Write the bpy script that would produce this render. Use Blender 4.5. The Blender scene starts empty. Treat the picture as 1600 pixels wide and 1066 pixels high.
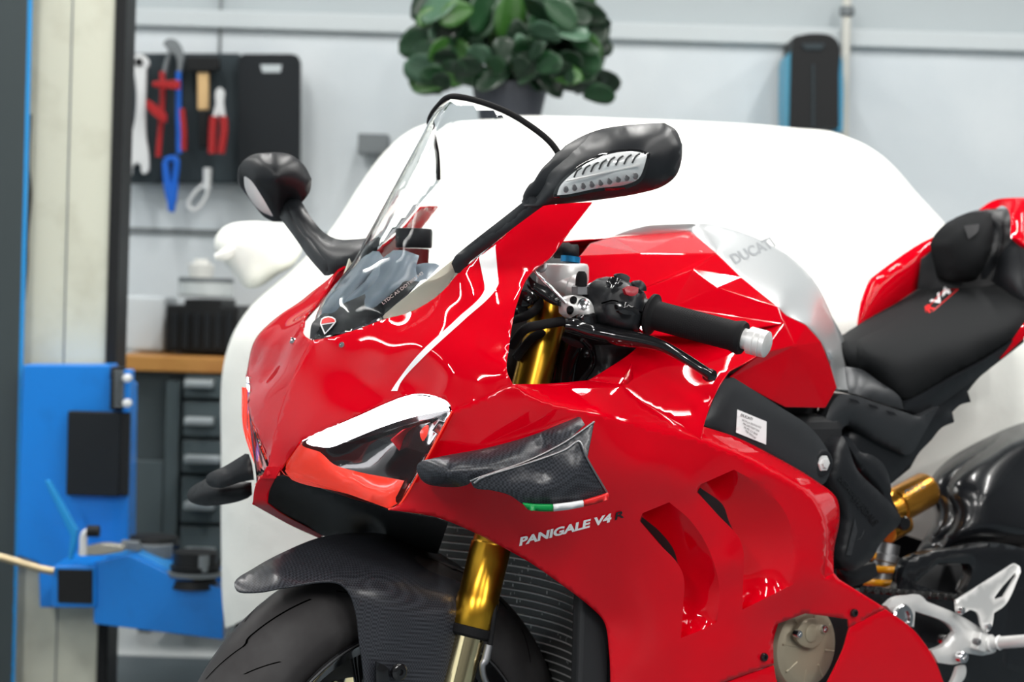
import bpy, bmesh, math, random
import numpy as np
from mathutils import Vector, Matrix
from mathutils.geometry import delaunay_2d_cdt
random.seed(7)
S = bpy.context.scene
COL = S.collection
# ---------------------------------------------------------------- camera
CAM = np.array([1.40, 2.16, .94]); YAW, PITCH, ROLL = np.radians([232.5, -1.5, 1.7]); FPX = 3150.0
fw = np.array([np.cos(YAW)*np.cos(PITCH), np.sin(YAW)*np.cos(PITCH), np.sin(PITCH)])
_r = np.cross(fw, [0, 0, 1]); _r /= np.linalg.norm(_r); _u = np.cross(_r, fw)
rt = np.cos(ROLL)*_r+np.sin(ROLL)*_u; up = -np.sin(ROLL)*_r+np.cos(ROLL)*_u
cd = bpy.data.cameras.new('camera'); cam = bpy.data.objects.new('camera', cd); COL.objects.link(cam)
cd.sensor_width = 36; cd.lens = FPX*36/1600
cam.matrix_world = Matrix(((rt[0], up[0], -fw[0], CAM[0]), (rt[1], up[1], -fw[1], CAM[1]), (rt[2], up[2], -fw[2], CAM[2]), (0, 0, 0, 1)))
cd.dof.use_dof = True; cd.dof.focus_distance = 2.42; cd.dof.aperture_fstop = 5.2
cd.clip_start = .05; cd.clip_end = 100
S.camera = cam
# ---------------------------------------------------------------- world, lights, exposure
W = bpy.data.worlds.new('world'); S.world = W; W.use_nodes = True
W.node_tree.nodes['Background'].inputs[0].default_value = (.80, .90, 1, 1)
W.node_tree.nodes['Background'].inputs[1].default_value = .10
S.view_settings.view_transform = 'Standard'; S.view_settings.look = 'None'; S.view_settings.exposure = 0; S.view_settings.gamma = 1
S.view_settings.use_curve_mapping = False
FH = np.array([np.cos(YAW), np.sin(YAW), 0]); RH = np.array([np.sin(YAW), -np.cos(YAW), 0])   # horizontal view dir and its right
ROOM = Matrix(((RH[0], FH[0], 0, CAM[0]), (RH[1], FH[1], 0, CAM[1]), (0, 0, 1, 0), (0, 0, 0, 1)))  # room frame: x right, y into the room, z up
def area(name, a, b, z, sx, sy, power, col=(1, .98, .95), rx=0, ry=0, rz=0):
    l = bpy.data.lights.new(name, 'AREA'); l.shape = 'RECTANGLE'; l.size = sx; l.size_y = sy; l.energy = power; l.color = col
    o = bpy.data.objects.new(name, l); COL.objects.link(o)
    o.matrix_world = ROOM @ Matrix.Translation((a, b, z)) @ Matrix.Rotation(rz, 4, 'Z') @ Matrix.Rotation(ry, 4, 'Y') @ Matrix.Rotation(rx, 4, 'X')
    return o
LAMPS = [(-1.6, -2.6, -.4), (.9, -2.6, -.4), (3.2, -2.6, -.4), (3.2, .4, 2.4), (-1.9, .4, 2.4), (2.0, .4, 2.4), (.9, 1.0, 2.8), (-2.3, 3.0, 4.6), (-1.1, 3.0, 4.6), (.1, 3.0, 4.6), (1.3, 3.0, 4.6), (2.5, 3.0, 4.6)]    # straight tubes: x, y0, y1; first three are fill, added to brighten the fairing sides
FRAMES = []                                                                       # hexagonal tube frames: x, y, radius
for a, b0_, b1_ in LAMPS:
    area('ceiling_light_glow', a, (b0_+b1_)/2, 2.86, .06, b1_-b0_, 130 if b0_ < 0 else 9 if b0_ < 1 else 15 if b0_ < 2 else 24)
for a, b, r_ in FRAMES:
    for k in range(6):
        t = math.radians(60*k+30); area('ceiling_light_glow', a+r_*.866*math.cos(t), b+r_*.866*math.sin(t), 2.62, .05, r_, 3.0, rz=t)
# ---------------------------------------------------------------- pixel rays (photo is 1600 x 1066)
def ray(a, b): return fw+rt*(a-800)/FPX+up*(533-b)/FPX
def PY(a, b, y):
    d = ray(a, b); return CAM+d*(y-CAM[1])/d[1]
def UV(p):
    d = np.array(p)-CAM; z = d@fw; return (800+FPX*(d@rt)/z, 533-FPX*(d@up)/z)
def PD(a, b, dep): return CAM+ray(a, b)*dep
def LP(a, b, dep):                      # the point at distance dep into the room, in the room frame
    d = ray(a, b); p = CAM+d*dep/(d@FH)-np.array([CAM[0], CAM[1], 0]); return np.array([p@RH, p@FH, p[2]])
# ---------------------------------------------------------------- materials
def mat(name, col, rough=.5, metal=0, coat=0, emit=0, ecol=None, trans=0, ior=1.45, alpha=1, bump=None, spec=.5, noise=None, sheen=0, crough=.03):
    m = bpy.data.materials.new(name); m.use_nodes = True; nt = m.node_tree; b = nt.nodes['Principled BSDF']; I = b.inputs
    I['Base Color'].default_value = (*col, 1); I['Roughness'].default_value = rough; I['Metallic'].default_value = metal
    I['Coat Weight'].default_value = coat; I['Coat Roughness'].default_value = crough; I['IOR'].default_value = ior
    I['Transmission Weight'].default_value = trans; I['Specular IOR Level'].default_value = spec; I['Alpha'].default_value = alpha
    I['Sheen Weight'].default_value = sheen
    if emit: I['Emission Color'].default_value = (*(ecol or col), 1); I['Emission Strength'].default_value = emit
    if noise or bump:
        tc = nt.nodes.new('ShaderNodeTexCoord')
        if noise:                        # (scale, second colour, contrast low, high)
            n = nt.nodes.new('ShaderNodeTexNoise'); n.inputs['Scale'].default_value = noise[0]; n.inputs['Detail'].default_value = 6
            r = nt.nodes.new('ShaderNodeValToRGB'); r.color_ramp.elements[0].position = noise[2]; r.color_ramp.elements[1].position = noise[3]
            r.color_ramp.elements[0].color = (*col, 1); r.color_ramp.elements[1].color = (*noise[1], 1)
            nt.links.new(tc.outputs['Object'], n.inputs['Vector']); nt.links.new(n.outputs['Fac'], r.inputs[0]); nt.links.new(r.outputs[0], I['Base Color'])
        if bump:
            n = nt.nodes.new('ShaderNodeTexNoise'); n.inputs['Scale'].default_value = bump[0]; n.inputs['Detail'].default_value = 5
            bp = nt.nodes.new('ShaderNodeBump'); bp.inputs['Strength'].default_value = bump[1]; bp.inputs['Distance'].default_value = bump[2]
            nt.links.new(tc.outputs['Object'], n.inputs['Vector']); nt.links.new(n.outputs['Fac'], bp.inputs['Height']); nt.links.new(bp.outputs[0], I['Normal'])
    return m
def carbon_mat(name, c1, c2, rough):
    m = mat(name, c1, rough, 0, .15, crough=.25, spec=.35); nt = m.node_tree; I = nt.nodes['Principled BSDF'].inputs
    tc = nt.nodes.new('ShaderNodeTexCoord'); mp = nt.nodes.new('ShaderNodeMapping'); mp.inputs['Rotation'].default_value = (0, .12, .9)
    ck = nt.nodes.new('ShaderNodeTexChecker'); ck.inputs['Scale'].default_value = 380
    ck.inputs['Color1'].default_value = (*c1, 1); ck.inputs['Color2'].default_value = (*c2, 1)
    nt.links.new(tc.outputs['Object'], mp.inputs[0]); nt.links.new(mp.outputs[0], ck.inputs[0]); nt.links.new(ck.outputs[0], I['Base Color'])
    return m
M = {}
M['red'] = mat('red gloss paint', (.60, .0, .008), .4, 0, .85, spec=.0)
M['red_in'] = mat('red inner paint', (.42, .0, .01), .45, 0, .3)
M['white_decal'] = mat('white decal', (.93, .93, .94), .35, 0, .6)
M['black_decal'] = mat('black decal', (.012, .012, .014), .35)
M['blackp'] = mat('satin black plastic', (.013, .0145, .017), .4, spec=.4, bump=(900, .08, .0004))
M['blackm'] = mat('matte black plastic', (.014, .015, .017), .6)
M['groove'] = mat('groove black', (.001, .001, .001), .9, spec=0)
M['satin'] = mat('satin lacquered black', (.009, .010, .012), .24, 0, .3)
M['blackg'] = mat('gloss black', (.008, .008, .009), .12, 0, .5)
M['dgrey'] = mat('dark grey frame paint', (.036, .039, .043), .42, .2)
M['rubber'] = mat('rubber', (.009, .009, .010), .7, spec=.2, bump=(700, .15, .0005))
M['tyre'] = mat('tyre rubber', (.030, .028, .029), .55, spec=.3, bump=(60, .15, .001), noise=(14, (.05, .048, .049), .45, .7))
M['carbon'] = carbon_mat('carbon weave', (.016, .017, .021), (.042, .045, .054), .3)
M['gold'] = mat('gold anodised', (.62, .33, .03), .28, 1, bump=None)
M['goldc'] = mat('gold coated tube', (.85, .72, .42), .12, 1)
M['orange'] = mat('orange anodised', (.85, .38, .05), .25, .9)
M['spring'] = mat('yellow spring', (.85, .36, .01), .3, 0, .5)
M['alu'] = mat('brushed aluminium', (.80, .80, .79), .38, .45, bump=(300, .04, .0003))
M['alud'] = mat('cast grey aluminium', (.34, .34, .35), .4, 1, bump=(300, .08, .0005))
M['silver'] = mat('brushed silver tank', (.74, .76, .77), .36, .8, .2, bump=(250, .03, .0003))
M['chrome'] = mat('bright steel', (.75, .75, .76), .15, 1)
M['bronze'] = mat('bronze cast cover', (.38, .33, .24), .45, .3, bump=(200, .05, .0004))
M['ind'] = mat('indicator clear plastic', (.80, .82, .82), .22, .2, .5)
M['glass'] = mat('clear acrylic', (.96, .985, .99), .0, 0, 0, trans=1, ior=1.22)
M['lens'] = mat('clear lens', (.9, .9, .9), .03, 0, 0, trans=1, ior=1.3)
M['cream_in'] = mat('cream inner panel', (.62, .61, .50), .5)
M['drl'] = mat('white light strip', (1, 1, 1), .3, emit=9, ecol=(1, .97, 1))
M['glow'] = mat('red lit light guide', (.75, .03, .012), .3, coat=.6, emit=.42, ecol=(1, .045, .02))
M['podg'] = mat('blue grey dash plastic', (.17, .215, .265), .38)
M['redlens'] = mat('red reservoir fluid', (.16, .02, .02), .2, 0, .5)
M['fin'] = mat('radiator fin', (.075, .078, .078), .45, .5)
M['finl'] = mat('radiator bar', (.5, .51, .51), .4, .6)
M['seat'] = mat('seat fabric', (.013, .014, .015), .8, spec=.12, bump=(1200, .2, .0004))
M['green_decal'] = mat('green decal', (.0, .28, .06), .35)
M['red_decal'] = mat('red decal', (.75, .02, .02), .35)
M['disc'] = mat('brake disc steel', (.12, .12, .12), .35, 1)
M['blue_fit'] = mat('blue anodised', (.02, .28, .6), .3, .6)
# ---------------------------------------------------------------- object helpers
def link(name, me, m, parent=None):
    o = bpy.data.objects.new(name, me); COL.objects.link(o)
    if m: me.materials.append(m)
    if parent: o.parent = parent
    return o
def mesh(name, V, F, m, parent=None, smooth=True, angle=None):
    me = bpy.data.meshes.new(name); me.from_pydata([tuple(map(float, v)) for v in V], [], [tuple(f) for f in F]); me.update()
    if smooth: me.polygons.foreach_set('use_smooth', [True]*len(me.polygons))
    if angle is not None: me.set_sharp_from_angle(angle=math.radians(angle))
    return link(name, me, m, parent)
def tag(o, label=None, cat=None, group=None, kind=None):
    if label: o['label'] = label
    if cat: o['category'] = cat
    if group: o['group'] = group
    if kind: o['kind'] = kind
    return o
def empty(name, loc, label, cat, group=None):
    o = bpy.data.objects.new(name, None); COL.objects.link(o); o.location = loc; o.empty_display_size = .05
    return tag(o, label, cat, group)
def fixnormals(me):
    bm = bmesh.new(); bm.from_mesh(me); bmesh.ops.recalc_face_normals(bm, faces=bm.faces); bm.to_mesh(me); bm.free()
def bevel(o, w=.002, seg=2, ang=40):
    b = o.modifiers.new('bevel', 'BEVEL'); b.width = w; b.segments = seg; b.limit_method = 'ANGLE'; b.angle_limit = math.radians(ang); return o
# outline: (u, v, y[, 1=corner]) -> dense closed curve
WID = [False]
def sm(x, a, b):
    t = min(1, max(0, (x-a)/(b-a))); return t*t*(3-2*t)
def wide(p):                            # the fairing bulges outwards around its widest line
    if not WID[0] or len(p) < 3 or p[2] < .15: return p
    u, v, y = p[:3]; w = sm(u, 585, 700)*(1-sm(u, 880, 1200))*sm(v, 500, 610)*(1-sm(v, 730, 850)); return (u, v, y+.035*w, *p[3:])
def dense(pts, step=9, closed=True):
    pts = [wide(tuple(p)) for p in pts]
    P = [np.array(p[:3], float) for p in pts]; c = [len(p) > 3 and p[3] == 1 for p in pts]; n = len(P); out = []
    for i in range(n if closed else n-1):
        a, b = P[i], P[(i+1) % n]
        ia, ib = (i-1) % n, (i+2) % n
        p0 = P[ia] if (not c[i] and (closed or i > 0)) else 2*a-b
        p3 = P[ib] if (not c[(i+1) % n] and (closed or i+2 < n)) else 2*b-a
        L = np.hypot(*(b-a)[:2]); k = max(1, int(round(L/step)))
        t0 = max(np.hypot(*(a-p0)[:2]), 1e-3); t1 = max(L, 1e-3); t2 = max(np.hypot(*(p3-b)[:2]), 1e-3)
        m1 = (a-p0)/t0*.5*t1+(b-a)*.5; m2 = (p3-b)/t2*.5*t1+(b-a)*.5
        for j in range(k):
            t = j/k; h1 = 2*t**3-3*t*t+1; h2 = t**3-2*t*t+t; h3 = -2*t**3+3*t*t; h4 = t**3-t*t
            out.append(h1*a+h2*m1+h3*b+h4*m2)
    if not closed: out.append(P[-1])
    return np.array(out)
class TPS:
    def __init__(s, P, lam=8e-5):
        P = np.array(P, float); X = P[:, :2]/100.; s.X = X; n = len(X)
        A = np.zeros((n+3, n+3)); A[:n, :n] = s.k(X, X)+lam*np.eye(n); A[:n, n] = 1; A[:n, n+1:] = X; A[n:, :n] = A[:n, n:].T
        s.w = np.linalg.lstsq(A, np.r_[P[:, 2], 0, 0, 0], rcond=None)[0]
    def k(s, A, B):
        r2 = ((A[:, None]-B[None])**2).sum(-1); return .5*r2*np.log(r2+1e-12)
    def __call__(s, Q):
        Q = np.atleast_2d(np.array(Q, float))[:, :2]/100.; n = len(s.X)
        return s.k(Q, s.X)@s.w[:n]+s.w[n]+Q@s.w[n+1:]
def inside(Q, poly):
    x, y = Q[:, 0], Q[:, 1]; r = np.zeros(len(Q), bool); n = len(poly)
    for i in range(n):
        x1, y1 = poly[i][:2]; x2, y2 = poly[(i+1) % n][:2]
        if y1 == y2: continue
        c = ((y1 > y) != (y2 > y)) & (x < (x2-x1)*(y-y1)/(y2-y1)+x1); r ^= c
    return r
def bdist(Q, poly):
    A = poly[:, :2]; B = np.roll(A, -1, 0); d = B-A; L = (d*d).sum(1)+1e-9; m = np.full(len(Q), 1e9)
    for i in range(len(A)):
        t = np.clip(((Q-A[i])@d[i])/L[i], 0, 1); e = Q-A[i]-t[:, None]*d[i]; m = np.minimum(m, np.hypot(e[:, 0], e[:, 1]))
    return m
def triang(out, holes=(), step=12, margin=.5, lines=()):
    lo = out[:, :2].min(0); hi = out[:, :2].max(0)
    gx = np.arange(lo[0]+step*.5, hi[0], step); gy = np.arange(lo[1]+step*.5, hi[1], step*.87)
    G = np.array([(x+(step*.5 if j % 2 else 0), y) for j, y in enumerate(gy) for x in gx]).reshape(-1, 2)
    if len(G):
        k = inside(G, out) & (bdist(G, out) > step*margin)
        for h in holes: k &= ~inside(G, h) & (bdist(G, h) > step*margin)
        G = G[k]
    vs = [tuple(p[:2]) for p in out]; es = [(i, (i+1) % len(out)) for i in range(len(out))]
    for h in holes:
        b = len(vs); vs += [tuple(p[:2]) for p in h]; es += [(b+i, b+(i+1) % len(h)) for i in range(len(h))]
    nb = len(vs)
    vs += [tuple(p) for p in G]
    r = delaunay_2d_cdt([Vector(v) for v in vs], es, [], 0, 1e-5)
    V = np.array([(v.x, v.y) for v in r[0]]); F = [tuple(f) for f in r[2]]
    C = np.array([V[list(f)].mean(0) for f in F]); k = inside(C, out)
    for h in holes: k &= ~inside(C, h)
    return V, [f for f, q in zip(F, k) if q]
def face_cam(V, F):
    o = []
    for f in F:
        a, b, c = V[f[0]], V[f[1]], V[f[2]]; n = np.cross(b-a, c-a)
        o.append(f if n@(CAM-a) > 0 else tuple(reversed(f)))
    return o
def panel(name, outline, m, parent, interior=(), holes=(), step=12, ostep=9, thick=.003, bev=.0008, mirror=None, func=None, off=0, lam=8e-5):
    """sheet: traced border with its own depth at each point, smooth surface between"""
    O = dense(outline, ostep); H = [dense(h, ostep) for h in holes]
    if func is None:
        ctrl = [tuple(p) for p in O]+[wide(tuple(p[:3])) for p in interior]
        f = TPS(ctrl, lam)
    else: f = func
    V, F = triang(O, H, step)
    y = f(V)+off
    if func is None:
        # keep exact border values
        for i, v in enumerate(V):
            pass
    V3 = np.array([PY(a, b, yy) for (a, b), yy in zip(V, y)]); F = face_cam(V3, F)
    o = mesh(name, V3, F, m, parent)
    if thick:
        s = o.modifiers.new('solid', 'SOLIDIFY'); s.thickness = thick; s.offset = -1; s.use_rim = True
        if bev: bevel(o, bev, 2, 50)
    if mirror: mirrored(o, mirror if isinstance(mirror, str) else name, parent)
    return o, f
def mirrored(o, name=None, parent=None):
    me = o.data.copy()
    for v in me.vertices: v.co.y = -v.co.y
    me.flip_normals(); q = bpy.data.objects.new(name or o.name, me); COL.objects.link(q); q.parent = parent or o.parent
    for md in o.modifiers:
        n = q.modifiers.new(md.name, md.type)
        for a in ('thickness', 'offset', 'use_rim', 'width', 'segments', 'limit_method', 'angle_limit'):
            if hasattr(md, a): setattr(n, a, getattr(md, a))
    return q
def blob(name, outline, m, parent, w=12, d=.01, back=.02, interior=(), step=8, ostep=6, func=None, smooth_angle=50):
    """solid: traced outline at depth y, front rounded towards the rim over w pixels by d metres, back face 'back' metres behind"""
    O = dense(outline, ostep)
    f = func or TPS([tuple(p) for p in O]+[wide(tuple(p[:3])) for p in interior])
    V, F = triang(O, (), step, .45); D = bdist(V, O); t = np.clip(D/w, 0, 1); rr = np.sqrt(np.maximum(0, 1-(1-t)**2))
    y = f(V); n = len(V); nbr = [set() for _ in range(n)]
    for q in F:
        for i in range(3): nbr[q[i]].update((q[i-1], q[(i+1) % 3]))
    no = len(O)
    for _ in range(5):
        r2 = rr.copy()
        for i in range(n):
            if D[i] > .5 and nbr[i]: r2[i] = .5*rr[i]+.5*np.mean([rr[j] for j in nbr[i]])
        rr = r2
    A = np.array([PY(a, b, yy-d*(1-q)) for (a, b), yy, q in zip(V, y, rr)])
    B = np.array([PY(a, b, yy-d)-np.array([0, back*(.35+.65*q), 0]) for (a, b), yy, q in zip(V, y, rr)])
    # the back is the front shifted straight along y so that the body keeps its size
    B = A.copy(); B[:, 1] = A[:, 1]-back*(.5+.5*rr)
    F1 = face_cam(A, F); F2 = [tuple(i+n for i in reversed(q)) for q in F1]
    ed = {}
    for q in F1:
        for i in range(3):
            e = (q[i], q[(i+1) % 3]); ed[e] = 1
    side = [(b, a, a+n, b+n) for (a, b) in ed if (b, a) not in ed]
    o = mesh(name, np.r_[A, B], F1+F2+side, m, parent, True, smooth_angle)
    return o, f
def strip(name, A, B, m, parent, n=1, flip=False):
    """wall between two dense curves of the same length"""
    V = []; k = len(A)
    for j in range(n+1): V += [tuple(a+(b-a)*j/n) for a, b in zip(A, B)]
    F = [(j*k+i, j*k+i+1, (j+1)*k+i+1, (j+1)*k+i) for j in range(n) for i in range(k-1)]
    return mesh(name, V, F, m, parent)
def to3(O): return np.array([PY(a, b, y) for a, b, y in O])
def catmull(P, k=8):
    P = [np.array(p, float) for p in P]; out = []
    for i in range(len(P)-1):
        p0 = P[i-1] if i else 2*P[0]-P[1]; p1, p2 = P[i], P[i+1]; p3 = P[i+2] if i+2 < len(P) else 2*P[-1]-P[-2]
        for j in range(k):
            t = j/k; out.append(.5*((2*p1)+(-p0+p2)*t+(2*p0-5*p1+4*p2-p3)*t*t+(-p0+3*p1-3*p2+p3)*t**3))
    out.append(P[-1]); return np.array(out)
def tube(name, P, r, m, parent=None, k=6, n=14, smooth=True, flat=1, cap=True):
    P = [np.array(p, float) for p in P]; R = r if isinstance(r, (list, tuple)) else [r]*len(P)
    if smooth and len(P) > 2:
        Q = catmull([np.r_[p, q] for p, q in zip(P, R)], k); P = Q[:, :3]; R = np.maximum(Q[:, 3], 1e-4)
    P = np.array(P); V = []; F = []
    t = P[1]-P[0]; t /= np.linalg.norm(t); a = np.cross(t, [0, 0, 1.])
    if np.linalg.norm(a) < .1: a = np.cross(t, [0, 1., 0])
    a /= np.linalg.norm(a)
    for i, p in enumerate(P):
        t = P[min(i+1, len(P)-1)]-P[max(i-1, 0)]; t /= np.linalg.norm(t)+1e-12
        a = a-t*(a@t); a /= np.linalg.norm(a); b = np.cross(t, a)
        for j in range(n):
            an = 2*math.pi*j/n; V.append(p+R[i]*(a*math.cos(an)+b*math.sin(an)*flat))
        if i:
            for j in range(n):
                q = (j+1) % n; F.append(((i-1)*n+j, (i-1)*n+q, i*n+q, i*n+j))
    if cap: F.append(tuple(range(n))[::-1]); F.append(tuple((len(P)-1)*n+j for j in range(n)))
    return mesh(name, V, F, m, parent, True, 50)
def lathe(name, p0, ax, prof, m, parent=None, n=32, cap=True, angle=35, loop=False):
    """prof: list of (distance along the axis, radius)"""
    p0 = np.array(p0, float); ax = np.array(ax, float); ax /= np.linalg.norm(ax)
    a = np.cross(ax, [0, 0, 1.]);
    if np.linalg.norm(a) < .1: a = np.cross(ax, [1., 0, 0])
    a /= np.linalg.norm(a); b = np.cross(ax, a); V = []; F = []
    for t, r in prof:
        for j in range(n):
            an = 2*math.pi*j/n; V.append(p0+ax*t+max(r, 1e-5)*(a*math.cos(an)+b*math.sin(an)))
    L = len(prof)
    for i in range(L if loop else L-1):
        i2 = (i+1) % L
        for j in range(n):
            q = (j+1) % n; F.append((i*n+j, i*n+q, i2*n+q, i2*n+j))
    if cap and not loop: F.append(tuple(range(n))[::-1]); F.append(tuple((L-1)*n+j for j in range(n)))
    o = mesh(name, V, F, m, parent); fixnormals(o.data); o.data.set_sharp_from_angle(angle=math.radians(angle)); return o
def lathe2(name, p0, p1, prof, m, parent=None, **k):
    """as lathe, the distances given as fractions from p0 to p1"""
    p0 = np.array(p0, float); p1 = np.array(p1, float); L = np.linalg.norm(p1-p0)
    return lathe(name, p0, p1-p0, [(t*L, r) for t, r in prof], m, parent, **k)
def rbox(name, c, ax, size, m, parent=None, bev=.002, mw=None):
    """bevelled box at c with axes ax (3 unit vectors)"""
    V = []; c = np.array(c, float)
    for i in (-1, 1):
        for j in (-1, 1):
            for k in (-1, 1): V.append(c+ax[0]*i*size[0]/2+ax[1]*j*size[1]/2+ax[2]*k*size[2]/2)
    F = [(0, 1, 3, 2), (4, 6, 7, 5), (0, 4, 5, 1), (2, 3, 7, 6), (0, 2, 6, 4), (1, 5, 7, 3)]
    o = mesh(name, V, F, m, parent, False); fixnormals(o.data)
    if bev: bevel(o, bev, 3)
    return o
FONT = None
def text(name, s, p0, p1, h, func, m, parent, off=.0012, shear=0, bold=0, asp=None):
    """lettering laid on a surface: baseline from pixel p0 to p1, letter height h pixels"""
    cu = bpy.data.curves.new(name, 'FONT'); cu.body = s; cu.size = 1; cu.shear = shear; cu.offset = bold; cu.resolution_u = 3
    t = bpy.data.objects.new('t', cu); COL.objects.link(t); bpy.context.view_layer.update()
    me = bpy.data.meshes.new_from_object(t.evaluated_get(bpy.context.evaluated_depsgraph_get()))
    bpy.data.objects.remove(t)
    V = np.array([v.co[:] for v in me.vertices]); F = [tuple(p.vertices) for p in me.polygons]
    x0, x1 = V[:, 0].min(), V[:, 0].max(); y1 = .72
    p0 = np.array(p0, float); p1 = np.array(p1, float); d = p1-p0; L = np.hypot(*d); nrm = np.array([d[1], -d[0]])/L
    uv = p0+np.outer((V[:, 0]-x0)/(x1-x0), d)+np.outer(V[:, 1]/y1*h, nrm)
    y = (func(uv) if callable(func) else np.full(len(uv), func))+off
    V3 = np.array([PY(a, b, q) for (a, b), q in zip(uv, y)])
    return mesh(name, V3, face_cam(V3, F), m, parent, False)
def decal(name, outline, func, m, parent, off=.0008, step=8):
    O = dense(outline, 6); V, F = triang(O, (), step); y = func(V)+off
    V3 = np.array([PY(a, b, q) for (a, b), q in zip(V, y)])
    return mesh(name, V3, face_cam(V3, F), m, parent)
def const(y): return lambda Q: np.full(len(np.atleast_2d(Q)), float(y))
def bolt(name, u, v, y, r, m, parent, ax=(0, 1, 0), h=.004, sock=True):
    p = PY(u, v, y); a = np.array(ax, float); a /= np.linalg.norm(a)
    o = lathe(name, p-a*.006, a, [(0, r*.9), (.006+h*.6, r), (.006+h, r*.85), (.006+h, r*.45), (.006+h*.3, r*.42)], m, parent, n=20)
    return o
# ================================================================ motorcycle
BK = empty('motorcycle', (-.75, 0, 0), 'red faired sports motorcycle with gold fork and carbon front mudguard in the foreground', 'motorcycle')
_link = link
def link(name, me, m, parent=None):
    for v in me.vertices: v.co.x += .75
    return _link(name, me, m, parent)
SUBOFF = {}
def sub(parent):                       # meshes under a part share the motorcycle frame too
    return parent
WID[0] = True
# --- upper fairing
A_out = [(487,532,0,1),(520,526,.035),(560,514,.065),(600,499,.092),(640,488,.112),(685,461,.13),(717,426,.14,1),(770,383,.124),(838,318,.130,1),
 (925,316,.172,1),(895,355,.171),(860,402,.174),(827,429,.182),(809,469,.212),(795,545,.236),(792,579,.24),(801,600,.24,1),(755,621,.226),(706,643,.205,1),
 (700,628,.2),(680,619,.190),(645,615,.176),(600,630,.157),(560,648,.132),(510,670,.09),(470,688,.052,1),(446,722,.022),(436,738,.012),(416,743,0,1),(425,700,0),(440,640,0),(462,580,0)]
fairA, fA = panel('upper_fairing', A_out, M['red'], BK, [(535,540,.058),(560,590,.100),(600,560,.135),(660,543,.182),(640,590,.165),(700,500,.19),(740,465,.185),(740,500,.205),(740,545,.224),(700,590,.2),(510,620,.07),(860,350,.155),(770,440,.163)], lam=8e-3, step=6, ostep=5, mirror='upper_fairing')
# --- side fairing with two swept vents
v1 = [(1147,734,.262,1),(1095,757,.262,1),(1089,769,.262,1),(1120,803,.26),(1156,843,.258),(1162,865,.257),(1161,910,.25),(1160,953,.246,1),(1200,933,.244),(1240,913,.243,1),(1244,860,.248),(1226,800,.255),(1190,760,.26)]
v2 = [(1046,785,.26,1),(1004,802,.26,1),(999,814,.26,1),(1030,850,.257),(1059,881,.253),(1068,901,.251),(1067,950,.244),(1064,997,.24,1),(1095,985,.24),(1120,972,.241,1),(1124,920,.248),(1108,860,.255),(1080,815,.26)]
C_out = [(706,643,.205,1),(755,621,.226),(801,600,.24,1),(845,625,.25),(938,647,.262),(1047,676,.267),(1095,687,.265,1),(1160,713,.264),(1230,748,.259),(1275,785,.251),(1290,825,.247),(1290,870,.242),(1288,903,.24,1),
 (1303,896,.235,1),(1312,906,.234,1),(1384,951,.224,1),(1327,980,.226,1),(1326,968,.226,1),(1298,964,.227),(1258,959,.228,1),(1216,975,.23,1),(1209,1000,.23),(1209,1038,.23,1),(1138,1064,.235),(1090,1082,.235,1),
 (955,1082,.2,1),(952,1020,.202),(944,972,.204),(924,950,.206),(879,915,.21),(829,880,.208),(794,860,.204),(740,832,.194),(680,808,.178),(640,801,.167),(607,797,.157,1),(626,785,.161),(640,764,.167)]
H1 = [tuple(p) for p in v1]; H2 = [tuple(p) for p in v2]
fairC, fC = panel('side_fairing', C_out, M['red'], BK, [(860,700,.242),(740,740,.207),(1000,730,.268),(900,850,.235),(1000,940,.235),(1150,1010,.24),(980,1040,.212)]+[p[:3] for p in v1+v2]+[(1140,880,.258),(1080,760,.266),(1200,735,.264)],
                  holes=[H1, H2], step=7, ostep=5, bev=0)
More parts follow.
